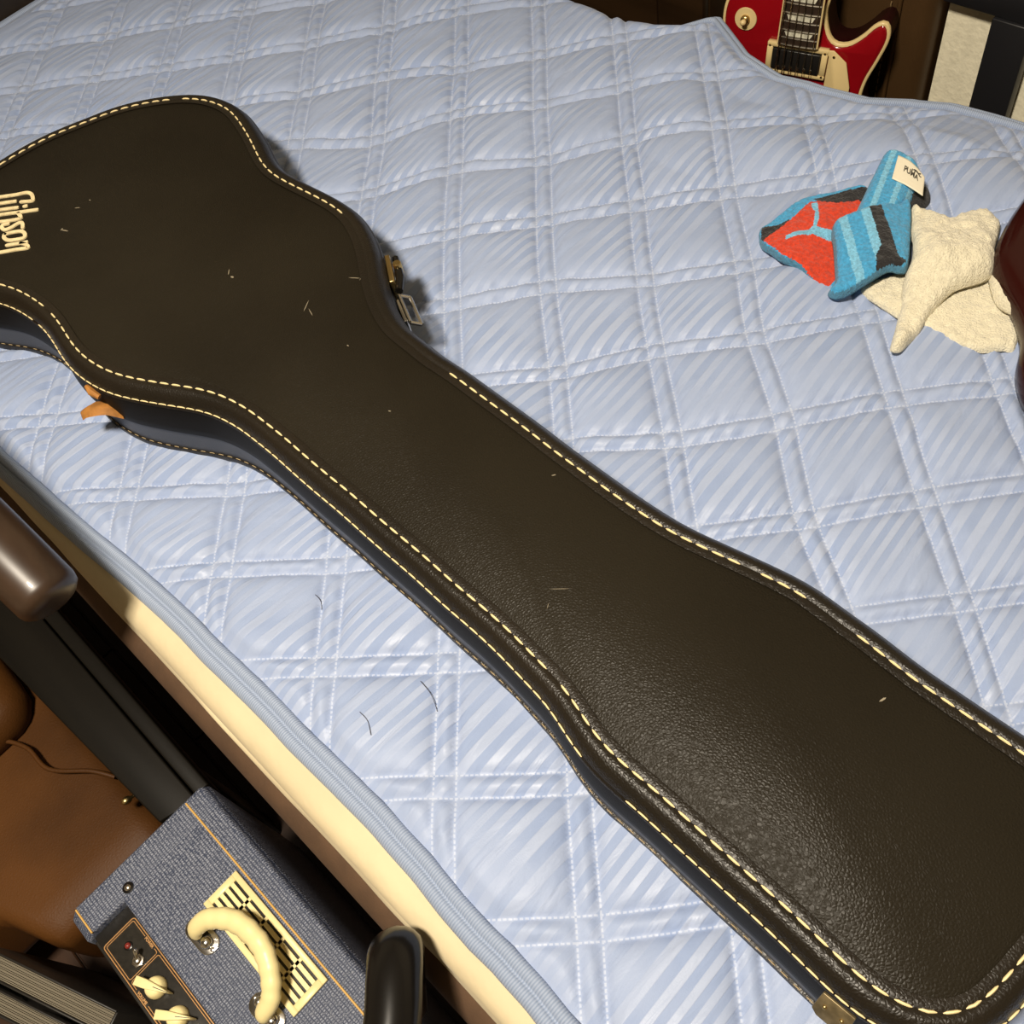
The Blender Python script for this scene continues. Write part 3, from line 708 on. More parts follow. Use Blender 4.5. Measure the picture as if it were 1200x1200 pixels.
# ------------------------------------------------------------------ towels
def cloth(poly, zf, thick, name, mats, parent, color=None, cell=.0026, rnd=.005, rough=.0012, trim=None, seed=0, smooth_n=4):
    B = resample(catmull(poly, smooth_n, True), cell*1.2, True)
    x0, y0 = B.min(0); x1, y1 = B.max(0)
    g = np.stack(np.meshgrid(np.arange(x0, x1, cell), np.arange(y0, y1, cell), indexing='ij'), -1).reshape(-1, 2)
    g = g + (np.random.RandomState(seed).rand(*g.shape)-.5)*cell*.3
    g = g[inside(g, B)]; g = g[dist_poly(g, B) > cell*.6]
    nb = len(B); P = np.vstack([B, g])
    vv, _, ff, *_r = delaunay_2d_cdt([Vector(p) for p in P], [(i, (i+1) % nb) for i in range(nb)], [], 1, 1e-7)
    P = np.array([tuple(v) for v in vv])
    d = dist_poly(P, B)
    e = np.sqrt(np.clip(1-(1-np.clip(d/rnd, 0, 1))**2, 0, 1))
    base = zf(P[:, 0], P[:, 1])
    top = base + thick*(.15+.85*e) + rough*2*vnoise(P[:, 0]*330+seed, P[:, 1]*330) + rough*2*vnoise(P[:, 0]*95+seed, P[:, 1]*95+4)
    n = len(P)
    V = [(p[0], p[1], z) for p, z in zip(P, top)] + [(p[0], p[1], z) for p, z in zip(P, base - .0005)]
    F = []; fm = []
    C = np.array([P[list(f)].mean(0) for f in ff])
    ci = color(C, dist_poly(C, B)) if color else np.zeros(len(ff), int)
    cnt = {}
    for f, c in zip(ff, ci):
        a = P[f[1]]-P[f[0]]; b = P[f[2]]-P[f[0]]
        if a[0]*b[1]-a[1]*b[0] < 0: f = tuple(reversed(f))
        F.append(tuple(f)); fm.append(int(c)); F.append(tuple(n+i for i in reversed(f))); fm.append(int(c))
        for k in range(len(f)):
            ed = (f[k], f[(k+1) % len(f)]); cnt[ed] = int(c)
    for (a, b), c in list(cnt.items()):
        if (b, a) not in cnt: F.append((b, a, a+n, b+n)); fm.append(c)
    return obj(name, V, F, mats, parent, True, fm)
BM = [M['t_blue'], M['t_light'], M['t_red'], M['t_black'], M['t_trim']]
bt = empty('hand_towel', (.60, .02, .455), 'blue, red and black striped hand towel folded on the bed pad beside the cream towel', 'towel')
qb = lambda x, y: .4505 + 0*x
def c_fold(C, d):
    r = np.zeros(len(C), int)
    r[inside(C, BLUE['black1'])] = 3; r[inside(C, BLUE['black2'])] = 3; r[inside(C, BLUE['red'])] = 2
    r[inside(C, BLUE['cat'])] = 1; r[d < .0022] = 4; return r
cloth(BLUE['fold'], lambda x, y: .4505 + .004*np.sin((x-.55)*55) + .003*vnoise(x*30, y*30), .010, 'bottom_fold', BM, bt, c_fold, .0015, .006, .0008, seed=1)
cloth(BLUE['tail'], lambda x, y: .453 + 0*x, .010, 'towel_tail', BM, bt, lambda C, d: np.full(len(C), 3), .0026, .006, .001, seed=2)
A0, A1 = np.array(BLUE['roll_axis'])
def along(C, A, B): return ((C-A) @ (B-A))/((B-A) @ (B-A))
rc = np.array(BLUE['roll']).mean(0)
def z_roll(x, y):
    t = along(np.stack([x, y], 1), A0, A1); return .4535 + .015*np.clip(1 - np.abs(2*(t-.5)/1.15)**4, 0, 1)
def c_roll(C, d):
    t = along(C, A0, A1); r = np.zeros(len(C), int)
    for a, b in ((-.3, .02), (.25, .38), (.62, .74), (.9, 1.0)): r[(t > a) & (t < b)] = 1
    r[(t > 1.02)] = 3
    r[d < .0018] = 4; return r
cloth(BLUE['roll'], z_roll, .010, 'rolled_end', BM, bt, c_roll, .0016, .008, .0007, seed=3)
F0, F1 = np.array(BLUE['flap_axis'])
def c_flap(C, d):
    t = along(C, F0, F1); r = np.zeros(len(C), int)
    for a, b in ((.13, .24), (.42, .54)): r[(t > a) & (t < b)] = 1
    r[(t > .54) & (t < .71)] = 3; r[inside(C, BLUE['flap_black2'])] = 3
    r[d < .0020] = 4; return r
def z_flap(x, y):
    t = along(np.stack([x, y], 1), F0, F1); return .461 + .010*np.sin(np.clip(t, 0, 1)*math.pi*.9) + .0025*vnoise(x*40, y*40)
cloth(BLUE['flap'], z_flap, .012, 'front_flap', BM, bt, c_flap, .0015, .008, .0008, seed=4)
LA, LB, LC, LD = [np.array(q) for q in BLUE['label']]
def lpt(s, t, dz=0.0):
    p = LA*(1-s)*(1-t) + LB*s*(1-t) + LC*s*t + LD*(1-s)*t
    p = p + (LA-LD)*(.10*math.sin(math.pi*s)*(1-t))
    z = .4800 - .0075*max(0, s-.35)**1.5 - .001*t
    return (p[0], p[1], z + dz)
n_s, n_t = 25, 19
V = [lpt(i/(n_s-1), j/(n_t-1), .0012) for i in range(n_s) for j in range(n_t)] + [lpt(i/(n_s-1), j/(n_t-1), 0) for i in range(n_s) for j in range(n_t)]
q_ = n_s*n_t; F = []
for i in range(n_s-1):
    for j in range(n_t-1):
        a, b, c, d = i*n_t+j, (i+1)*n_t+j, (i+1)*n_t+j+1, i*n_t+j+1
        F += [(d, c, b, a), (a+q_, b+q_, c+q_, d+q_)]
rim = [i*n_t for i in range(n_s)] + [(n_s-1)*n_t+j for j in range(1, n_t)] + [i*n_t+n_t-1 for i in range(n_s-2, -1, -1)] + [j for j in range(n_t-2, 0, -1)]
for k in range(len(rim)): a, b = rim[k], rim[(k+1) % len(rim)]; F.append((a, b, b+q_, a+q_))
lab = obj('label', V, F, M['label_white'], bt)
lab['label'] = 'small white fabric label reading PUMA'
fc = bpy.data.curves.new('word', 'FONT'); fc.body = 'PUMA'; fc.size = 1.0; fc.align_x = 'CENTER'; fc.align_y = 'CENTER'; fc.offset = .02
tmp = bpy.data.objects.new('word_tmp', fc); COL.objects.link(tmp)
tm = bpy.data.meshes.new_from_object(tmp.evaluated_get(bpy.context.evaluated_depsgraph_get()))
bpy.data.objects.remove(tmp)
wm = MB()
wm.add([lpt(.53 + v.co.x*.19, .44 - v.co.y*.34, .0019) for v in tm.vertices], [tuple(p.vertices) for p in tm.polygons])
for pts, r in (([(.60, .22), (.68, .19), (.76, .21), (.84, .12)], .0007), ([(.76, .21), (.82, .26), (.87, .24)], .0005), ([(.60, .22), (.56, .28), (.54, .25)], .0005), ([(.63, .21), (.64, .29)], .0005)):
    wm.tube([lpt(a, b, .0017) for a, b in pts], r, n=6)
wm.build('print', M['ink'], lab, smooth=False)

ct = empty('cream_towel', (.75, .01, .455), 'cream terry towel crumpled in a heap on the bed pad next to the striped towel', 'towel')
TCM = [M['terry_cream']]
cloth(CREAM['under'], lambda x, y: .4505 + .003*vnoise(x*25, y*25), .008, 'under_fold', TCM, ct, None,   .0024, .006, .0012, seed=6)
def z_main(x, y):
    c = np.array(CREAM['main']).mean(0)
    r = np.hypot(x-c[0]-.002, y-c[1]-.012)
    return .456 + .022*np.exp(-(r/.045)**2) + .010*vnoise(x*28+3, y*28) + .006*vnoise(x*60, y*60)
cloth(CREAM['main'], z_main, .014, 'crumpled_fold', TCM, ct, None, .0018, .010, .0013, seed=7)
cloth(CREAM['side'], lambda x, y: .457 + .008*vnoise(x*30, y*30) + .010*np.clip((x-.755)/.05, 0, 1), .012, 'side_fold', TCM, ct, None, .0020, .009, .0012, seed=8)

# ------------------------------------------------------------------ dark cherry guitar body entering from the right
gp = [(.7405, .150), (.7415, .117), (.746, .077), (.755, .040), (.768, .017), (.788, -.002), (.812, -.022), (.832, -.048), (.848, -.085), (.880, -.115), (.95, -.13), (1.05, -.12), (1.13, -.07), (1.16, .02), (1.13, .11), (1.03, .165), (.92, .175), (.83, .185), (.765, .185)]
GP = resample(catmull(gp, 6, True), .008, True)
gt = np.roll(GP, -1, 0)-np.roll(GP, 1, 0); gt /= np.linalg.norm(gt, axis=1)[:, None]
gn = np.stack([gt[:, 1], -gt[:, 0]], 1)
if np.sum((GP-GP.mean(0))*gn) < 0: gn = -gn
def gring(off, z): return [(p[0]+n[0]*off, p[1]+n[1]*off, z) for p, n in zip(GP, gn)]
g2 = empty('cherry_guitar_body', (.95, .02, .455), 'glossy dark maroon rounded guitar body lying on the bed at the right edge', 'guitar')
b2 = MB().loft([gring(-.006, .4555), gring(-.001, .460), gring(0, .468), gring(0, .478), gring(-.004, .486), gring(-.012, .4895), gring(-.022, .4905)]).build('body', M['maroon'], g2)
MB().lathe([(.011, 0), (.012, .002), (.0105, .014), (.009, .016)], T(1.02, -.05, .4903), 18).build('control_knob', M['black_plastic'], g2)
MB().box((.93, .0, .490), (1.01, .035, .500)).build('pickup', M['nickel'], g2, bevel=.002)

# ------------------------------------------------------------------ stray hairs on the pad
HAIR = [[(.6218, -.6535), (.6372, -.6557), (.6509, -.6625)], [(.6026, -.7083), (.6141, -.7090), (.6256, -.7156)], [(.4794, -.659), (.4860, -.6594), (.4938, -.6646)]]
for k, pts in enumerate(HAIR):
    q = catmull(pts, 6)
    h = MB().tube([(p[0], p[1], quilt_z(p[0], p[1])+.0016) for p in q], .00026, n=5).build('stray_hair', M['hair'])
    tag(h, ['short dark hair on the blue pad, nearest the case neck', 'short curved dark hair on the blue pad, nearest the hem', 'tiny dark hair on the blue pad, left of the two longer hairs'][k], 'hair', 'stray hairs on the pad')

# ------------------------------------------------------------------ practice amplifier
amp = empty('guitar_amplifier', (.62, -.94, 0), 'small blue guitar amplifier with cream carrying handle standing on the floor beside the bed', 'amplifier')
AX0, AX1, AZ = .450, .800, .297
def x_prism(prof, x0, x1):
    """profile in (y,z) extruded along x"""
    n = len(prof)
    v = [(x0, p[0], p[1]) for p in prof] + [(x1, p[0], p[1]) for p in prof]
    f = [tuple(range(n)), tuple(reversed(range(n, 2*n)))] + [(i, n+i, n+(i+1) % n, (i+1) % n) for i in range(n)]
    return MB().add(v, f)
full = [(-.858, .012), (-.858, .286), (-.864, AZ), (-1.022, AZ), (-1.034, .285), (-1.034, .012)]
cutp = [(-.858, .012), (-.858, .286), (-.864, AZ), (-.984, AZ), (-.985, .286), (-1.026, .284), (-1.026, .012)]
mbx = x_prism(cutp, AX0+.03, AX1-.03); mbx.build('cabinet', M['tolex'], amp, bevel=.0025, seg=3)
x_prism(full, AX0, AX0+.034).build('cabinet_cheek', M['tolex'], amp, bevel=.004, seg=3)
x_prism(full, AX1-.034, AX1).build('cabinet_cheek', M['tolex'], amp, bevel=.004, seg=3)
MB().box((AX0+.034, -1.031, .02), (AX1-.034, -1.026, .278)).build('grille_cloth', M['cover'], amp, bevel=.001)
for fx in (AX0+.03, AX1-.03):
    for fy in (-.88, -1.01):
        MB().lathe([(.011, 0), (.012, .003), (.011, .013)], T(fx, fy, 0), 14).build('foot', M['black_plastic'], amp)
MB().tube([(AX0+.004, -.8845, AZ+.0002), (AX1-.004, -.8845, AZ+.0002)], .0011, n=8).build('gold_piping', M['gold_piping'], amp)
MB().tube([(AX0+.003, -1.0225, AZ-.0006), (AX0+.034, -1.0225, AZ-.0006)], .0010, n=8).build('gold_piping', M['gold_piping'], amp)
# corner screw
sc = MB().lathe([(.0056, -.0006), (.0058, .0006), (.0040, .0010)], T(.4765, -.9735, AZ), 16).build('screw_washer', M['black_metal'], amp)
MB().lathe([(.0032, 0), (.0034, .0012), (.0022, .0024), (.0004, .0026)], T(.4765, -.9735, AZ+.0004), 14).build('screw', M['nickel'], sc)
# vent: cream frame, dark well and separate bars
VX0, VX1, VY0, VY1 = .5485, .6905, -.9295, -.8885
MB().box((VX0+.004, VY0+.004, AZ-.0003), (VX1-.004, VY1-.004, AZ+.0006)).build('vent_well', M['black_plastic'], amp, smooth=False)
fr = MB(); b_ = .0072; zt = AZ+.0034
for lo, hi in (((VX0, VY0), (VX1, VY0+b_*.8)), ((VX0, VY1-b_*.8), (VX1, VY1)), ((VX0, VY0+b_*.8), (VX0+b_, VY1-b_*.8)), ((VX1-b_, VY0+b_*.8), (VX1, VY1-b_*.8))):
    fr.box((*lo, AZ), (*hi, zt))
vent = fr.build('vent_grille', M['amp_cream'], amp, bevel=.0004, seg=1)
ncol, nrow = 5, 5
iw = (VX1-VX0-2*b_); ih = (VY1-VY0-1.6*b_)
for i in range(1, ncol):
    cx = VX0+b_+(iw-.0032*4)/5*i+.0032*(i-.5)
    MB().box((cx-.0016, VY0+b_*.8, AZ+.0008), (cx+.0016, VY1-b_*.8, zt-.0002)).build('slat', M['amp_cream'], vent, smooth=False)
for j in range(1, nrow):
    cy = VY0+b_*.8+(ih-.0040*4)/5*j+.0040*(j-.5)
    MB().box((VX0+b_, cy-.0020, AZ+.0008), (VX1-b_, cy+.0020, zt-.0002)).build('slat', M['amp_cream'], vent, smooth=False)
# handle with chrome end caps
def stadium(l, w, n=8):
    P = []
    for c, a0 in ((l/2-w/2, -90), (-(l/2-w/2), 90)):
        for k in range(n+1):
            a = math.radians(a0+180*k/n); P.append((c+w/2*math.cos(a), w/2*math.sin(a)))
    return P
HC = [(.5705, -.9475), (.6690, -.9445)]
hpts = catmull([(.5665, -.9500, AZ+.006), (.5670, -.9440, AZ+.016), (.5745, -.9290, AZ+.025), (.597, -.9125, AZ+.029), (.627, -.9080, AZ+.030), (.651, -.9150, AZ+.028), (.6680, -.9300, AZ+.020), (.6700, -.9440, AZ+.012), (.6690, -.9480, AZ+.006)], 8)
nn = len(hpts)
rad = [  .0054 + .0030*math.sin(math.pi*i/(nn-1))**.7 + (.0004*math.sin(i*1.6) if nn*.25 < i < nn*.75 else 0) for i in range(nn)]
hnd = MB().tube(hpts, rad, n=14, sx=1.25).build('handle', M['amp_cream'], amp)
for hx, hy in HC:
    cp_ = MB().prism(stadium(.042, .0205), AZ-.0005, AZ+.0022, T(hx, hy, 0) @ rot('Z', 3)).build('handle_cap', M['chrome'], amp, bevel=.0008)
    MB().prism(stadium(.026, .0120), AZ+.0018, AZ+.0026, T(hx-.001, hy, 0) @ rot('Z', 3)).build('cap_slot', M['black_plastic'], cp_, smooth=False)
    MB().lathe([(.0062, 0), (.0064, .004), (.005, .0075), (.002, .009)], T(hx+.0095, hy, AZ+.001), 16).build('clamp_screw', M['chrome'], cp_)
    MB().lathe([(.0050, 0), (.0052, .003), (.004, .006), (.002, .007)], T(hx-.0115, hy+.001, AZ+.001), 16).build('clamp_screw', M['chrome'], cp_)
    for sx in (-.0178, .0180):
        MB().lathe([(.0023, 0), (.0023, .0012), (.0010, .0018)], T(hx+sx, hy, AZ+.002), 10).build('screw', M['nickel'], cp_)
# control panel with copper lines, lamp, switch and pointer knobs
PZ = .2872
MB().box((AX0+.0342, -1.0262, .270), (AX1-.0342, -.9852, .2868)).build('panel_recess', M['black_plastic'], amp, bevel=.0006)
pan = MB().box((.4975, -1.0255, .284), (AX1-.036, -.9862, PZ)).build('control_panel', M['panel_black'], amp, bevel=.0006)
def rrect(x0, y0, x1, y1, r, n=5):
    P = []
    for cx, cy, a0 in ((x1-r, y1-r, 0), (x0+r, y1-r, 90), (x0+r, y0+r, 180), (x1-r, y0+r, 270)):
        for k in range(n+1):
            a = math.radians(a0+90*k/n); P.append((cx+r*math.cos(a), cy+r*math.sin(a)))
    return P
def outline(P, z, r=.00045): return MB().tube([(p[0], p[1], z) for p in P + P[:2]], r, n=6, cap=False)
outline(rrect(.4990, -1.0245, AX1-.038, -.9872, .003), PZ+.0001, .0006).build('border_line', M['copper_line'], pan)
outline(rrect(.5012, -1.0222, .5440, -.9895, .002), PZ+.0001).build('border_line', M['copper_line'], pan)
outline(rrect(.5462, -1.0222, AX1-.041, -.9895, .002), PZ+.0001).build('border_line', M['copper_line'], pan)
def words(txt, size, loc, parent, mat, rz=0):
    c = bpy.data.curves.new('txt', 'FONT'); c.body = txt; c.size = size; c.align_x = 'CENTER'; c.align_y = 'CENTER'; c.extrude = .0001; c.offset = .00012
    t_ = bpy.data.objects.new('txt_tmp', c); COL.objects.link(t_)
    m_ = bpy.data.meshes.new_from_object(t_.evaluated_get(bpy.context.evaluated_depsgraph_get()))
    bpy.data.objects.remove(t_)
    m_.transform(T(*loc) @ rot('Z', rz))
    m_.materials.clear()
    o_ = link_mesh('lettering', m_, mat, parent, False)
    return o_
def patch(x0, x1, y, parent): MB().box((x0, y-.0016, PZ-.0002), (x1, y+.0016, PZ+.0007)).build('label_gap', M['panel_black'], parent, smooth=False)
patch(.5225, .5390, -.9895, pan); words('POWER', .0038, (.5305, -.9898, PZ+.0008), pan, M['copper_line'])
patch(.5560, .5760, -1.0222, pan); words('VOLUME', .0038, (.5660, -1.0222, PZ+.0008), pan, M['copper_line'])
jw = MB().lathe([(.0042, 0), (.0043, .0012), (.0030, .0016)], T(.5170, -1.0060, PZ), 16).build('lamp_bezel', M['black_metal'], pan)
MB().lathe([(.0030, 0), (.0029, .0018), (.0016, .0030), (.0003, .0032)], T(.5170, -1.0060, PZ+.0008), 14).build('pilot_lamp', M['jewel'], jw)
hexp = [(.0062*math.cos(math.radians(60*k+10)), .0062*math.sin(math.radians(60*k+10))) for k in range(6)]
sw = MB().prism(hexp, PZ, PZ+.0022, T(.5360, -1.0065, 0)).build('switch_nut', M['nickel'], pan, bevel=.0004)
MB().lathe([(.0040, 0), (.0038, .0035), (.0030, .0042)], T(.5360, -1.0065, PZ+.002), 14).build('switch_collar', M['chrome'], sw)
MB().tube([(.5360, -1.0065, PZ+.004), (.5335, -1.0035, PZ+.0075), (.5312, -1.0005, PZ+.0115), (.5305, -.9995, PZ+.0125)], [.0016, .0019, .0026, .0016], n=10).build('toggle_lever', M['chrome'], sw)
def pointer_knob(x, y, ang):
    k = MB().lathe([(.0098, 0), (.0102, .0015), (.0100, .004), (.0088, .0085), (.0070, .0105), (.003, .0112)], T(x, y, PZ), 22).build('knob', M['amp_cream'], pan)
    R = T(x, y, PZ) @ rot('Z', ang)
    prof = [(-.0175, -.0042), (-.0175, .0042), (-.006, .0040), (.006, .0026), (.0185, .0006), (.0185, -.0006), (.006, -.0026), (-.006, -.0040)]
    MB().prism(prof, .002, .0150, R).build('pointer', M['amp_cream'], k, bevel=.0009)
    MB().box((.003, -.0003, .0149), (.0185, .0003, .0153), R).build('pointer_line', M['cover'], k, smooth=False)
for kx, ky, ka in ((.5695, -1.0070, 26), (.6060, -1.0070, 38), (.6430, -1.0070, 20), (.6800, -1.0070, 30)):
    pointer_knob(kx, ky, ka)

# ------------------------------------------------------------------ lounge chair left of the bed
chair = empty('lounge_chair', (-.1, -1.05, 0), 'dark wooden lounge chair with brown leather seat and rounded armrest at the left edge', 'chair')
def puffy(lo, hi, r, name, mat, parent, bulge=.012, n=26):
    """cushion: rounded block whose faces bulge"""
    lo = np.array(lo); hi = np.array(hi); c = (lo+hi)/2; h = (hi-lo)/2
    bm = bmesh.new(); bmesh.ops.create_cube(bm, size=2)
    bmesh.ops.subdivide_edges(bm, edges=bm.edges, cuts=n, use_grid_fill=True)
    for v in bm.verts:
        p = np.array(v.co); q = p*h
        inner = np.clip(q, -(h-r), (h-r)); d = q-inner; l = np.linalg.norm(d)
        if l > 1e-9: q = inner + d/l*r
        w = np.cos(p*math.pi/2)
        q[2] += bulge*w[0]*w[1]*np.sign(p[2])*(abs(p[2]) > .5)
        q[0] += bulge*.5*w[1]*w[2]*np.sign(p[0])*(abs(p[0]) > .9)
        q[1] += bulge*.5*w[0]*w[2]*np.sign(p[1])*(abs(p[1]) > .9)
        v.co = Vector(c+q)
    me = bpy.data.meshes.new(name); bm.to_mesh(me); bm.free()
    return link_mesh(name, me, mat, parent)
seat = puffy((-.62, -1.42, .06), (.405, -.930, .190), .03, 'seat_cushion', M['saddle'], chair, .006, 40)
for v in seat.data.vertices:                     # the front corner is cut back beside the books
    t = min(1, max(0, (-1.085-v.co.y)/.05)); t = t*t*(3-2*t)
    v.co.x -= t*.085*max(0, (v.co.x+.2)/.605)
puffy((-.60, -1.40, .17), (.165, -.955, .250), .04, 'back_cushion', M['saddle'], chair, .012)
MB().tube(catmull([(.10, -1.10, .196), (.150, -1.02, .206), (.190, -.993, .206), (.235, -.988, .203), (.275, -.955, .199), (.30, -.94, .192)], 8), .0028, n=8).build('seam_piping', M['saddle'], chair)
# black side frame: rail, tapered side board and legs
MB().box((-.75, -.879, .215), (.428, -.862, .250)).build('side_rail', M['black_wood'], chair, bevel=.002)
MB().prism([(-.75, -1.005), (.418, -.924), (.430, -.8815), (-.75, -.8815)], .226, .247).build('side_board', M['black_wood'], chair, bevel=.002)
for lx in (-.62, .395):
    MB().box((lx-.018, -.878, 0), (lx+.018, -.863, .22)).build('leg', M['black_wood'], chair, bevel=.002)
    MB().box((min(lx, .28)-.018, -1.40, 0), (min(lx, .28)+.018, -1.37, .08)).build('leg', M['black_wood'], chair, bevel=.002)
MB().lathe([(.0015, 0), (.0018, .006), (.0042, .009), (.0050, .013), (.0040, .0165), (.001, .018)], T(.350, -.930, .212) @ rot('X', 70), 14).build('brass_stud', M['brass'], chair)['label'] = 'small round brass stud'
ax = catmull([(-.60, -.850, .66), (-.30, -.845, .645), (-.06, -.838, .625), (.13, -.832, .600), (.255, -.828, .570), (.338, -.826, .535)], 6)
n_ = len(ax)
arm_r = [.034 - .004*(i/(n_-1)) for i in range(n_)]
tipd = (ax[-1]-ax[-2])/np.linalg.norm(ax[-1]-ax[-2])
ext = [ax[-1]+tipd*d for d in (.006, .011, .013)]
MB().tube(list(ax)+ext, arm_r+[.0285, .023, .012], n=22, up=(0, 0, 1)).build('armrest', M['arm_wood'], chair)
MB().tube([(-.45, -.850, .640), (-.45, -.868, .24)], .016, n=12).build('arm_post', M['arm_wood'], chair)
MB().box((-.78, -1.42, .10), (-.745, -.85, .95)).build('backrest_frame', M['black_wood'], chair, bevel=.006)
puffy((-.745, -1.40, .22), (-.62, -.875, .93), .04, 'backrest', M['saddle'], chair, .015, 14)

# ------------------------------------------------------------------ black bent-arm chair in the foreground
dc = empty('bent_arm_chair', (.95, -1.05, 0), 'black glossy chair with a bent armrest, in front of the bed at the bottom edge', 'chair')
arm = catmull([(1.03, -1.20, .455), (.94, -1.062, .460), (.865, -.943, .463), (.812, -.862, .463), (.780, -.828, .461), (.766, -.817, .453), (.763, -.818, .437), (.768, -.831, .410), (.778, -.850, .375)], 7)
MB().tube(list(arm)+[arm[-1]+np.array((.002,-.003,-.006))], [.0172]*len(arm)+[.009], n=18, sx=1.25, up=None).build('armrest', M['black_metal'], dc)
MB().tube([(1.03, -1.20, .455), (1.055, -1.255, .44), (1.06, -1.29, .36), (1.06, -1.295, .0)], .0165, n=16).build('rear_post', M['black_metal'], dc)
puffy((.89, -1.42, .20), (1.30, -.98, .27), .025, 'seat', M['cover'], dc, .008, 12)

# ------------------------------------------------------------------ thick books standing at the lower left
def book(o_, t, label):
    bk = empty('book', (o_[0], o_[1], 0), label, 'book', 'books standing by the amplifier')
    R = T(o_[0], o_[1], 0) @ rot('Z', 22.5)
    Lb, H = .185, .247
    mb = MB()
    mb.box((0, 0, 0), (Lb, .0022, H), R); mb.box((0, t-.0022, 0), (Lb, t, H), R); mb.box((Lb-.003, 0, 0), (Lb, t, H), R)
    mb.build('cover', M['cover'], bk, bevel=.0006, seg=1)
    pg = MB(); k = 0; y = .0026
    while y < t-.0030:
        pg.box((.004, y, .003), (Lb-.004, y+.0010, H-.004-.0012*((k*7) % 3)), R); y += .0013; k += 1
    o2 = pg.build('pages', M['paper'], bk, smooth=False); o2['kind'] = 'stuff'
book((.377, -1.1500), .0235, 'thick dark-covered book with page edges up, nearest the amplifier')
book((.3862, -1.1732), .0205, 'thick dark-covered book with page edges up, farther from the amplifier')

# ------------------------------------------------------------------ red electric guitar standing behind the bed
GQ = (.288, .367, -.004, .290, .10, -.031)
GM = T(GQ[0], GQ[1], GQ[2]+.004) @ Matrix.Rotation(GQ[3], 4, 'Z') @ Matrix.Rotation(math.pi/2-GQ[4], 4, 'X') @ Matrix.Rotation(GQ[5], 4, 'Z')
gtr = empty('electric_guitar', (GQ[0], GQ[1], 0), 'red single-cutaway electric guitar with cream pickguard standing behind the bed', 'guitar')
# local frame: x to the treble side, y up the neck, z out of the top
body2d = [(0, .002), (.06, .006), (.115, .035), (.155, .085), (.165, .135), (.150, .190), (.118, .235), (.101, .270), (.102, .305), (.113, .340), (.121, .370), (.1185, .388), (.110, .3945), (.098, .388), (.085, .372), (.068, .358), (.050, .356), (.038, .368), (.030, .395), (.0285, .430),
          (-.0285, .437), (-.06, .436), (-.092, .424), (-.113, .398), (-.118, .365), (-.111, .330), (-.101, .295), (-.102, .262), (-.118, .228), (-.150, .185), (-.165, .135), (-.155, .085), (-.115, .035), (-.06, .006)]
BP = resample(catmull(body2d, 5, True), .007, True)
bt_ = np.roll(BP, -1, 0)-np.roll(BP, 1, 0); bt_ /= np.linalg.norm(bt_, axis=1)[:, None]
bn = np.stack([bt_[:, 1], -bt_[:, 0]], 1)
def bring(off, z): return [GM @ Vector((p[0]+q[0]*off, p[1]+q[1]*off, z)) for p, q in zip(BP, bn)]
MB().loft([bring(-.003, -.052), bring(-.0005, -.049), bring(-.0005, -.0065)]).build('body', M['side_lacquer'], gtr)
MB().loft([bring(-.0015, -.0070), bring(-.0030, -.0006), bring(-.0060, .0012), bring(-.0080, .0022)]).build('top', M['red_lacquer'], gtr)
MB().loft([bring(.0003, -.0075), bring(.0008, -.0010), bring(-.0006, .0006), bring(-.0034, .0006), bring(-.0036, -.002)], cap=False).build('body_binding', M['cream_plastic'], gtr)
def G(x, y, z): return GM @ Vector((x, y, z))
# neck, fingerboard, frets, inlays, strings
MB().loft([[G(sx*w, y, z) for sx, z in ((1, .012), (.8, -.004), (0, -.010), (-.8, -.004), (-1, .012))] for y, w in ((.40, .0275), (.60, .0250), (.80, .0225))]).build('neck', M['side_lacquer'], gtr)
nk = MB().loft([[G(-w, y, .010), G(-w, y, .0165), G(-w*.5, y, .0180), G(w*.5, y, .0180), G(w, y, .0165), G(w, y, .010)] for y, w in ((.352, .0282), (.60, .0255), (.804, .0225))])
fb = nk.build('fingerboard', M['rosewood'], gtr, smooth=False)
for sx in (-1, 1):
    MB().tube([G(sx*.0284, .352, .0150), G(sx*.0227, .804, .0150)], .0017, n=8).build('fingerboard_binding', M['cream_plastic'], fb)
yn = .804; sl = .628
fy_ = [yn - sl*(1-2**(-k/12)) for k in range(0, 23)]
def fw(y): return .0282 + (.0225-.0282)*(y-.352)/(.804-.352)
for k in range(1, 23):
    y = fy_[k]; w = fw(y)-.001
    MB().tube([G(-w, y, .0168), G(-w*.4, y, .0184), G(w*.4, y, .0184), G(w, y, .0168)], .0011, n=6).build('fret', M['nickel'], fb)
for k in (3, 5, 7, 9, 12, 15, 17, 19, 21):
    y0, y1 = fy_[k], fy_[k-1]; m = (y0+y1)/2; hh = (y1-y0)*.27; w = fw(m)
    p = [(-w*.66, m-hh), (w*.66, m-hh*.55), (w*.66, m+hh*.55), (-w*.66, m+hh)]
    p = [(-w*.72, m+hh), (-w*.60, m-hh), (w*.60, m-hh), (w*.72, m+hh)]
    MB().prism(p, .0176, .01835, GM).build('inlay', M['pearl'], fb, smooth=False)
for k in range(6):
    xa = -.026 + .0104*k; xb = -.0175 + .007*k
    MB().tube([G(xa, .176, .016), G(xa*.93+xb*.07, .30, .0215), G(xb, yn, .0195)], .0005 + .00012*(5-k), n=6).build('string', M['nickel'], gtr)
hd = MB().prism([(-.022, .804), (-.038, .845), (-.040, .93), (-.034, .975), (-.018, .985), (0, .975), (.018, .985), (.034, .975), (.040, .93), (.038, .845), (.022, .804)], -.004, .011, GM).build('headstock', M['black_plastic'], gtr, bevel=.001)
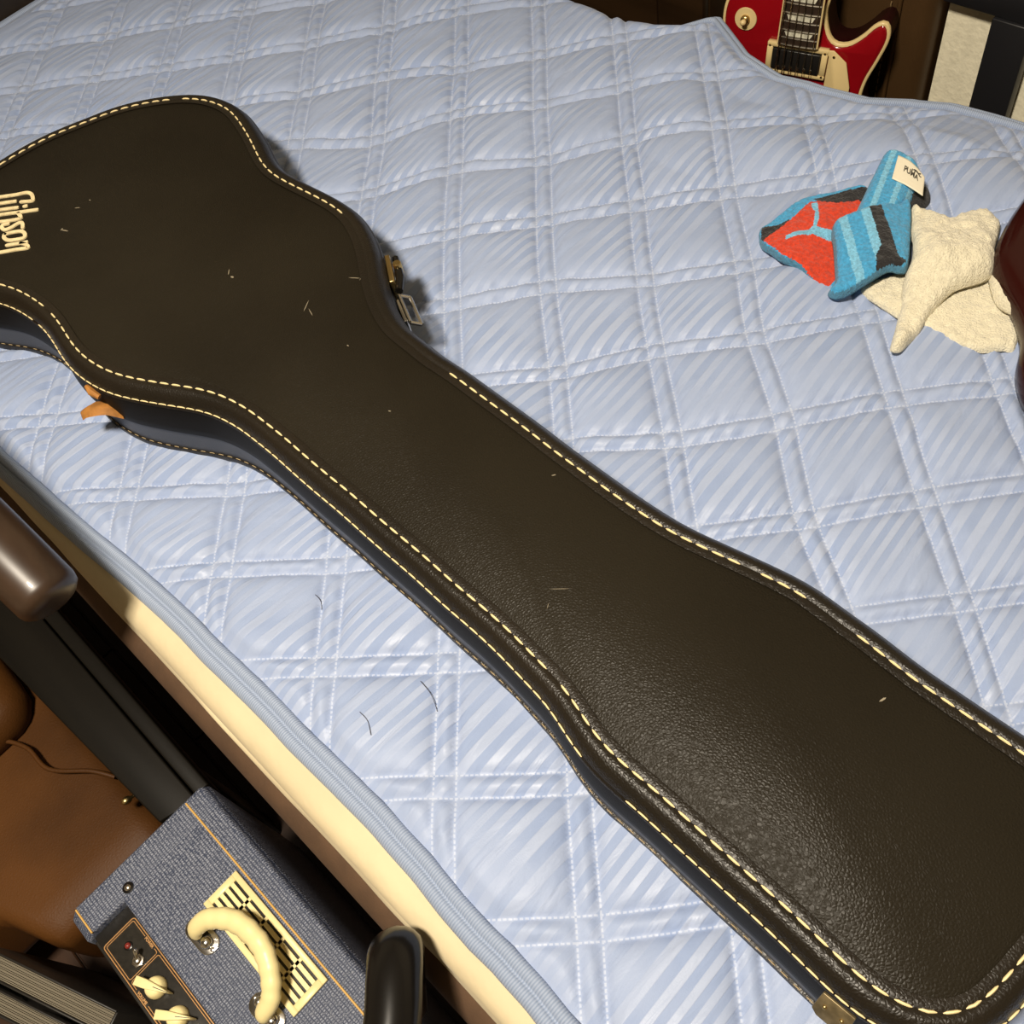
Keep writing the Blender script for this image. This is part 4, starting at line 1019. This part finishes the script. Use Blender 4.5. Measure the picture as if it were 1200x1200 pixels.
for k in range(3):
    for sx in (-1, 1):
        pg_ = MB().lathe([(.004, 0), (.004, .012), (.003, .014)], GM @ T(sx*.026, .85+.045*k, .011), 10).build('tuner_post', M['nickel'], hd)
        MB().lathe([(.006, -.006), (.0075, 0), (.006, .006)], GM @ T(sx*.055, .85+.045*k, .002) @ rot('Y', 90), 10).build('tuner_button', M['cream_plastic'], hd)
# toggle switch with round cream plate
tg = MB().lathe([(.0155, 0), (.0165, .0010), (.0160, .0022), (.0078, .0024)], GM @ T(-.083, .372, .0022), 26).build('switch_ring', M['cream_plastic'], gtr)
MB().lathe([(.0068, 0), (.0068, .004), (.0050, .006), (.003, .0065)], GM @ T(-.083, .372, .0040), 18).build('switch_nut', M['brass'], tg)
MB().lathe([(.0022, 0), (.0024, .003), (.0042, .005), (.0042, .0085), (.0018, .011)], GM @ T(-.083, .372, .008), 14).build('switch_tip', M['cream_plastic'], tg)
# pickups
def pickup(yc, nm):
    x0, x1, y0, y1 = -.0445, .0445, yc-.0225, yc+.0225
    f = MB()
    for lo, hi in (((x0, y0), (x1, y0+.0065)), ((x0, y1-.0065), (x1, y1)), ((x0, y0+.0065), (x0+.0085, y1-.0065)), ((x1-.0085, y0+.0065), (x1, y1-.0065))):
        f.box((*lo, .0018), (*hi, .0105), GM)
    r_ = f.build('pickup_ring', M['cream_plastic'], gtr, bevel=.0008, seg=1)
    MB().box((x0+.0095, y0+.0075, .002), (x1-.0095, y1-.0075, .0135), GM).build('pickup', M['black_plastic'], r_, bevel=.001)
    for k in range(6):
        MB().lathe([(.0024, 0), (.0024, .0012), (.001, .0016)], GM @ T(-.0245+.0098*k, y0+.0125, .0133), 10).build('pole_screw', M['nickel'], r_)
    for sx in (x0+.004, x1-.004):
        for sy in (y0+.005, y1-.005):
            MB().lathe([(.0017, 0), (.0017, .0008), (.0006, .0011)], GM @ T(sx, sy, .0104), 8).build('ring_screw', M['brass'], r_)
pickup(.3265, 'neck'); pickup(.222, 'bridge')
MB().prism([(.040, .3485), (.052, .3495), (.072, .335), (.083, .30), (.084, .255), (.078, .225), (.046, .205), (.046, .34)], .0070, .0092, GM).build('pickguard', M['cream_plastic'], gtr, bevel=.0006)
MB().lathe([(.0020, 0), (.0020, .001), (.0008, .0013)], GM @ T(.0535, .341, .0092), 8).build('pickguard_screw', M['brass'], gtr)
MB().box((-.040, .166, .002), (.040, .182, .016), GM).build('bridge', M['nickel'], gtr, bevel=.002)
MB().box((-.046, .126, .002), (.046, .138, .014), GM).build('tailpiece', M['nickel'], gtr, bevel=.003)
for kx, ky in ((.085, .15), (.085, .09), (.125, .125), (.125, .07)):
    MB().lathe([(.0125, 0), (.0125, .004), (.0105, .016), (.008, .017)], GM @ T(kx, ky, .002), 18).build('control_knob', M['brass'], gtr)

# ------------------------------------------------------------------ brown leather bag standing against the wall
bag = empty('leather_bag', (.33, .57, 0), 'brown leather gig bag with stitched seams standing by the wall behind the red guitar', 'bag')
puffy((.262, .500, 0), (.432, .655, .95), .022, 'bag_body', M['bag'], bag, .006, 16)
def seam(x, nm):
    mb = MB(); z = .04
    while z < .90:
        mb.tube([(x, .4985-.004, z), (x, .4975-.004, z+.004), (x, .4985-.004, z+.008)], .0009, n=6); z += .012
    o = mb.build('seam_stitching', M['bag_thread'], bag); o['kind'] = 'stuff'
seam(.372, 'a')
MB().tube([(.385, .4985-.003, .02), (.385, .4965-.003, .5), (.385, .4985-.003, .92)], .0035, n=8).build('seam_welt', M['bag'], bag)

# ------------------------------------------------------------------ low black shelf along the wall
shf = empty('black_shelf', (.8, .58, 0), 'low black shelf with flat post legs along the cream wall at the upper right', 'shelf')
MB().box((.440, .505, .398), (1.70, .692, .430)).build('shelf_board', M['desk_black'], shf, bevel=.0015)
MB().box((.440, .530, .0), (1.70, .545, .397)).build('back_panel', M['panel_cream'], shf, smooth=False)['label'] = 'cream mottled back panel'
for lx in (.514, 1.55):
    MB().box((lx, .500, 0), (lx+.054, .520, .398)).build('leg', M['desk_black'], shf, bevel=.0015)
    MB().box((lx+.06, .66, 0), (lx+.10, .69, .398)).build('leg', M['desk_black'], shf, bevel=.0015)

# ------------------------------------------------------------------ dark cabinet behind the far side of the bed
cab = empty('cabinet', (-.5, .6, 0), 'dark brown wooden cabinet with plain doors behind the far side of the bed', 'cabinet')
CX1 = .045
MB().box((-1.20, .512, .0), (CX1, .695, .80)).build('carcass', M['cabinet'], cab, bevel=.002)
x = CX1
for wdt in (.098, .36, .36, .36):
    d = MB().box((x-wdt+.0015, .494, .03), (x-.0015, .511, .79)).build('door', M['cabinet'], cab, bevel=.0015)
    MB().lathe([(.006, 0), (.006, .010), (.010, .014), (.009, .020), (.003, .022)], T(x-.03, .494, .62) @ rot('X', 90), 14).build('knob', M['brass'], d)
    x -= wdt

# ------------------------------------------------------------------ ceiling lamp (the room's light)
lam = empty('ceiling_lamp', (LAMP[0], LAMP[1], 2.4), 'round white ceiling lamp over the bed', 'lamp')
MB().lathe([(.20, -.0), (.20, -.05), (.16, -.085), (.10, -.095), (.001, -.098)], T(LAMP[0], LAMP[1], 2.4), 40).build('shade', M['lampshade'], lam)
MB().lathe([(.06, 0), (.06, .012), (.05, .02)], T(LAMP[0], LAMP[1], 2.379), 24).build('ceiling_plate', M['lampshade'], lam)
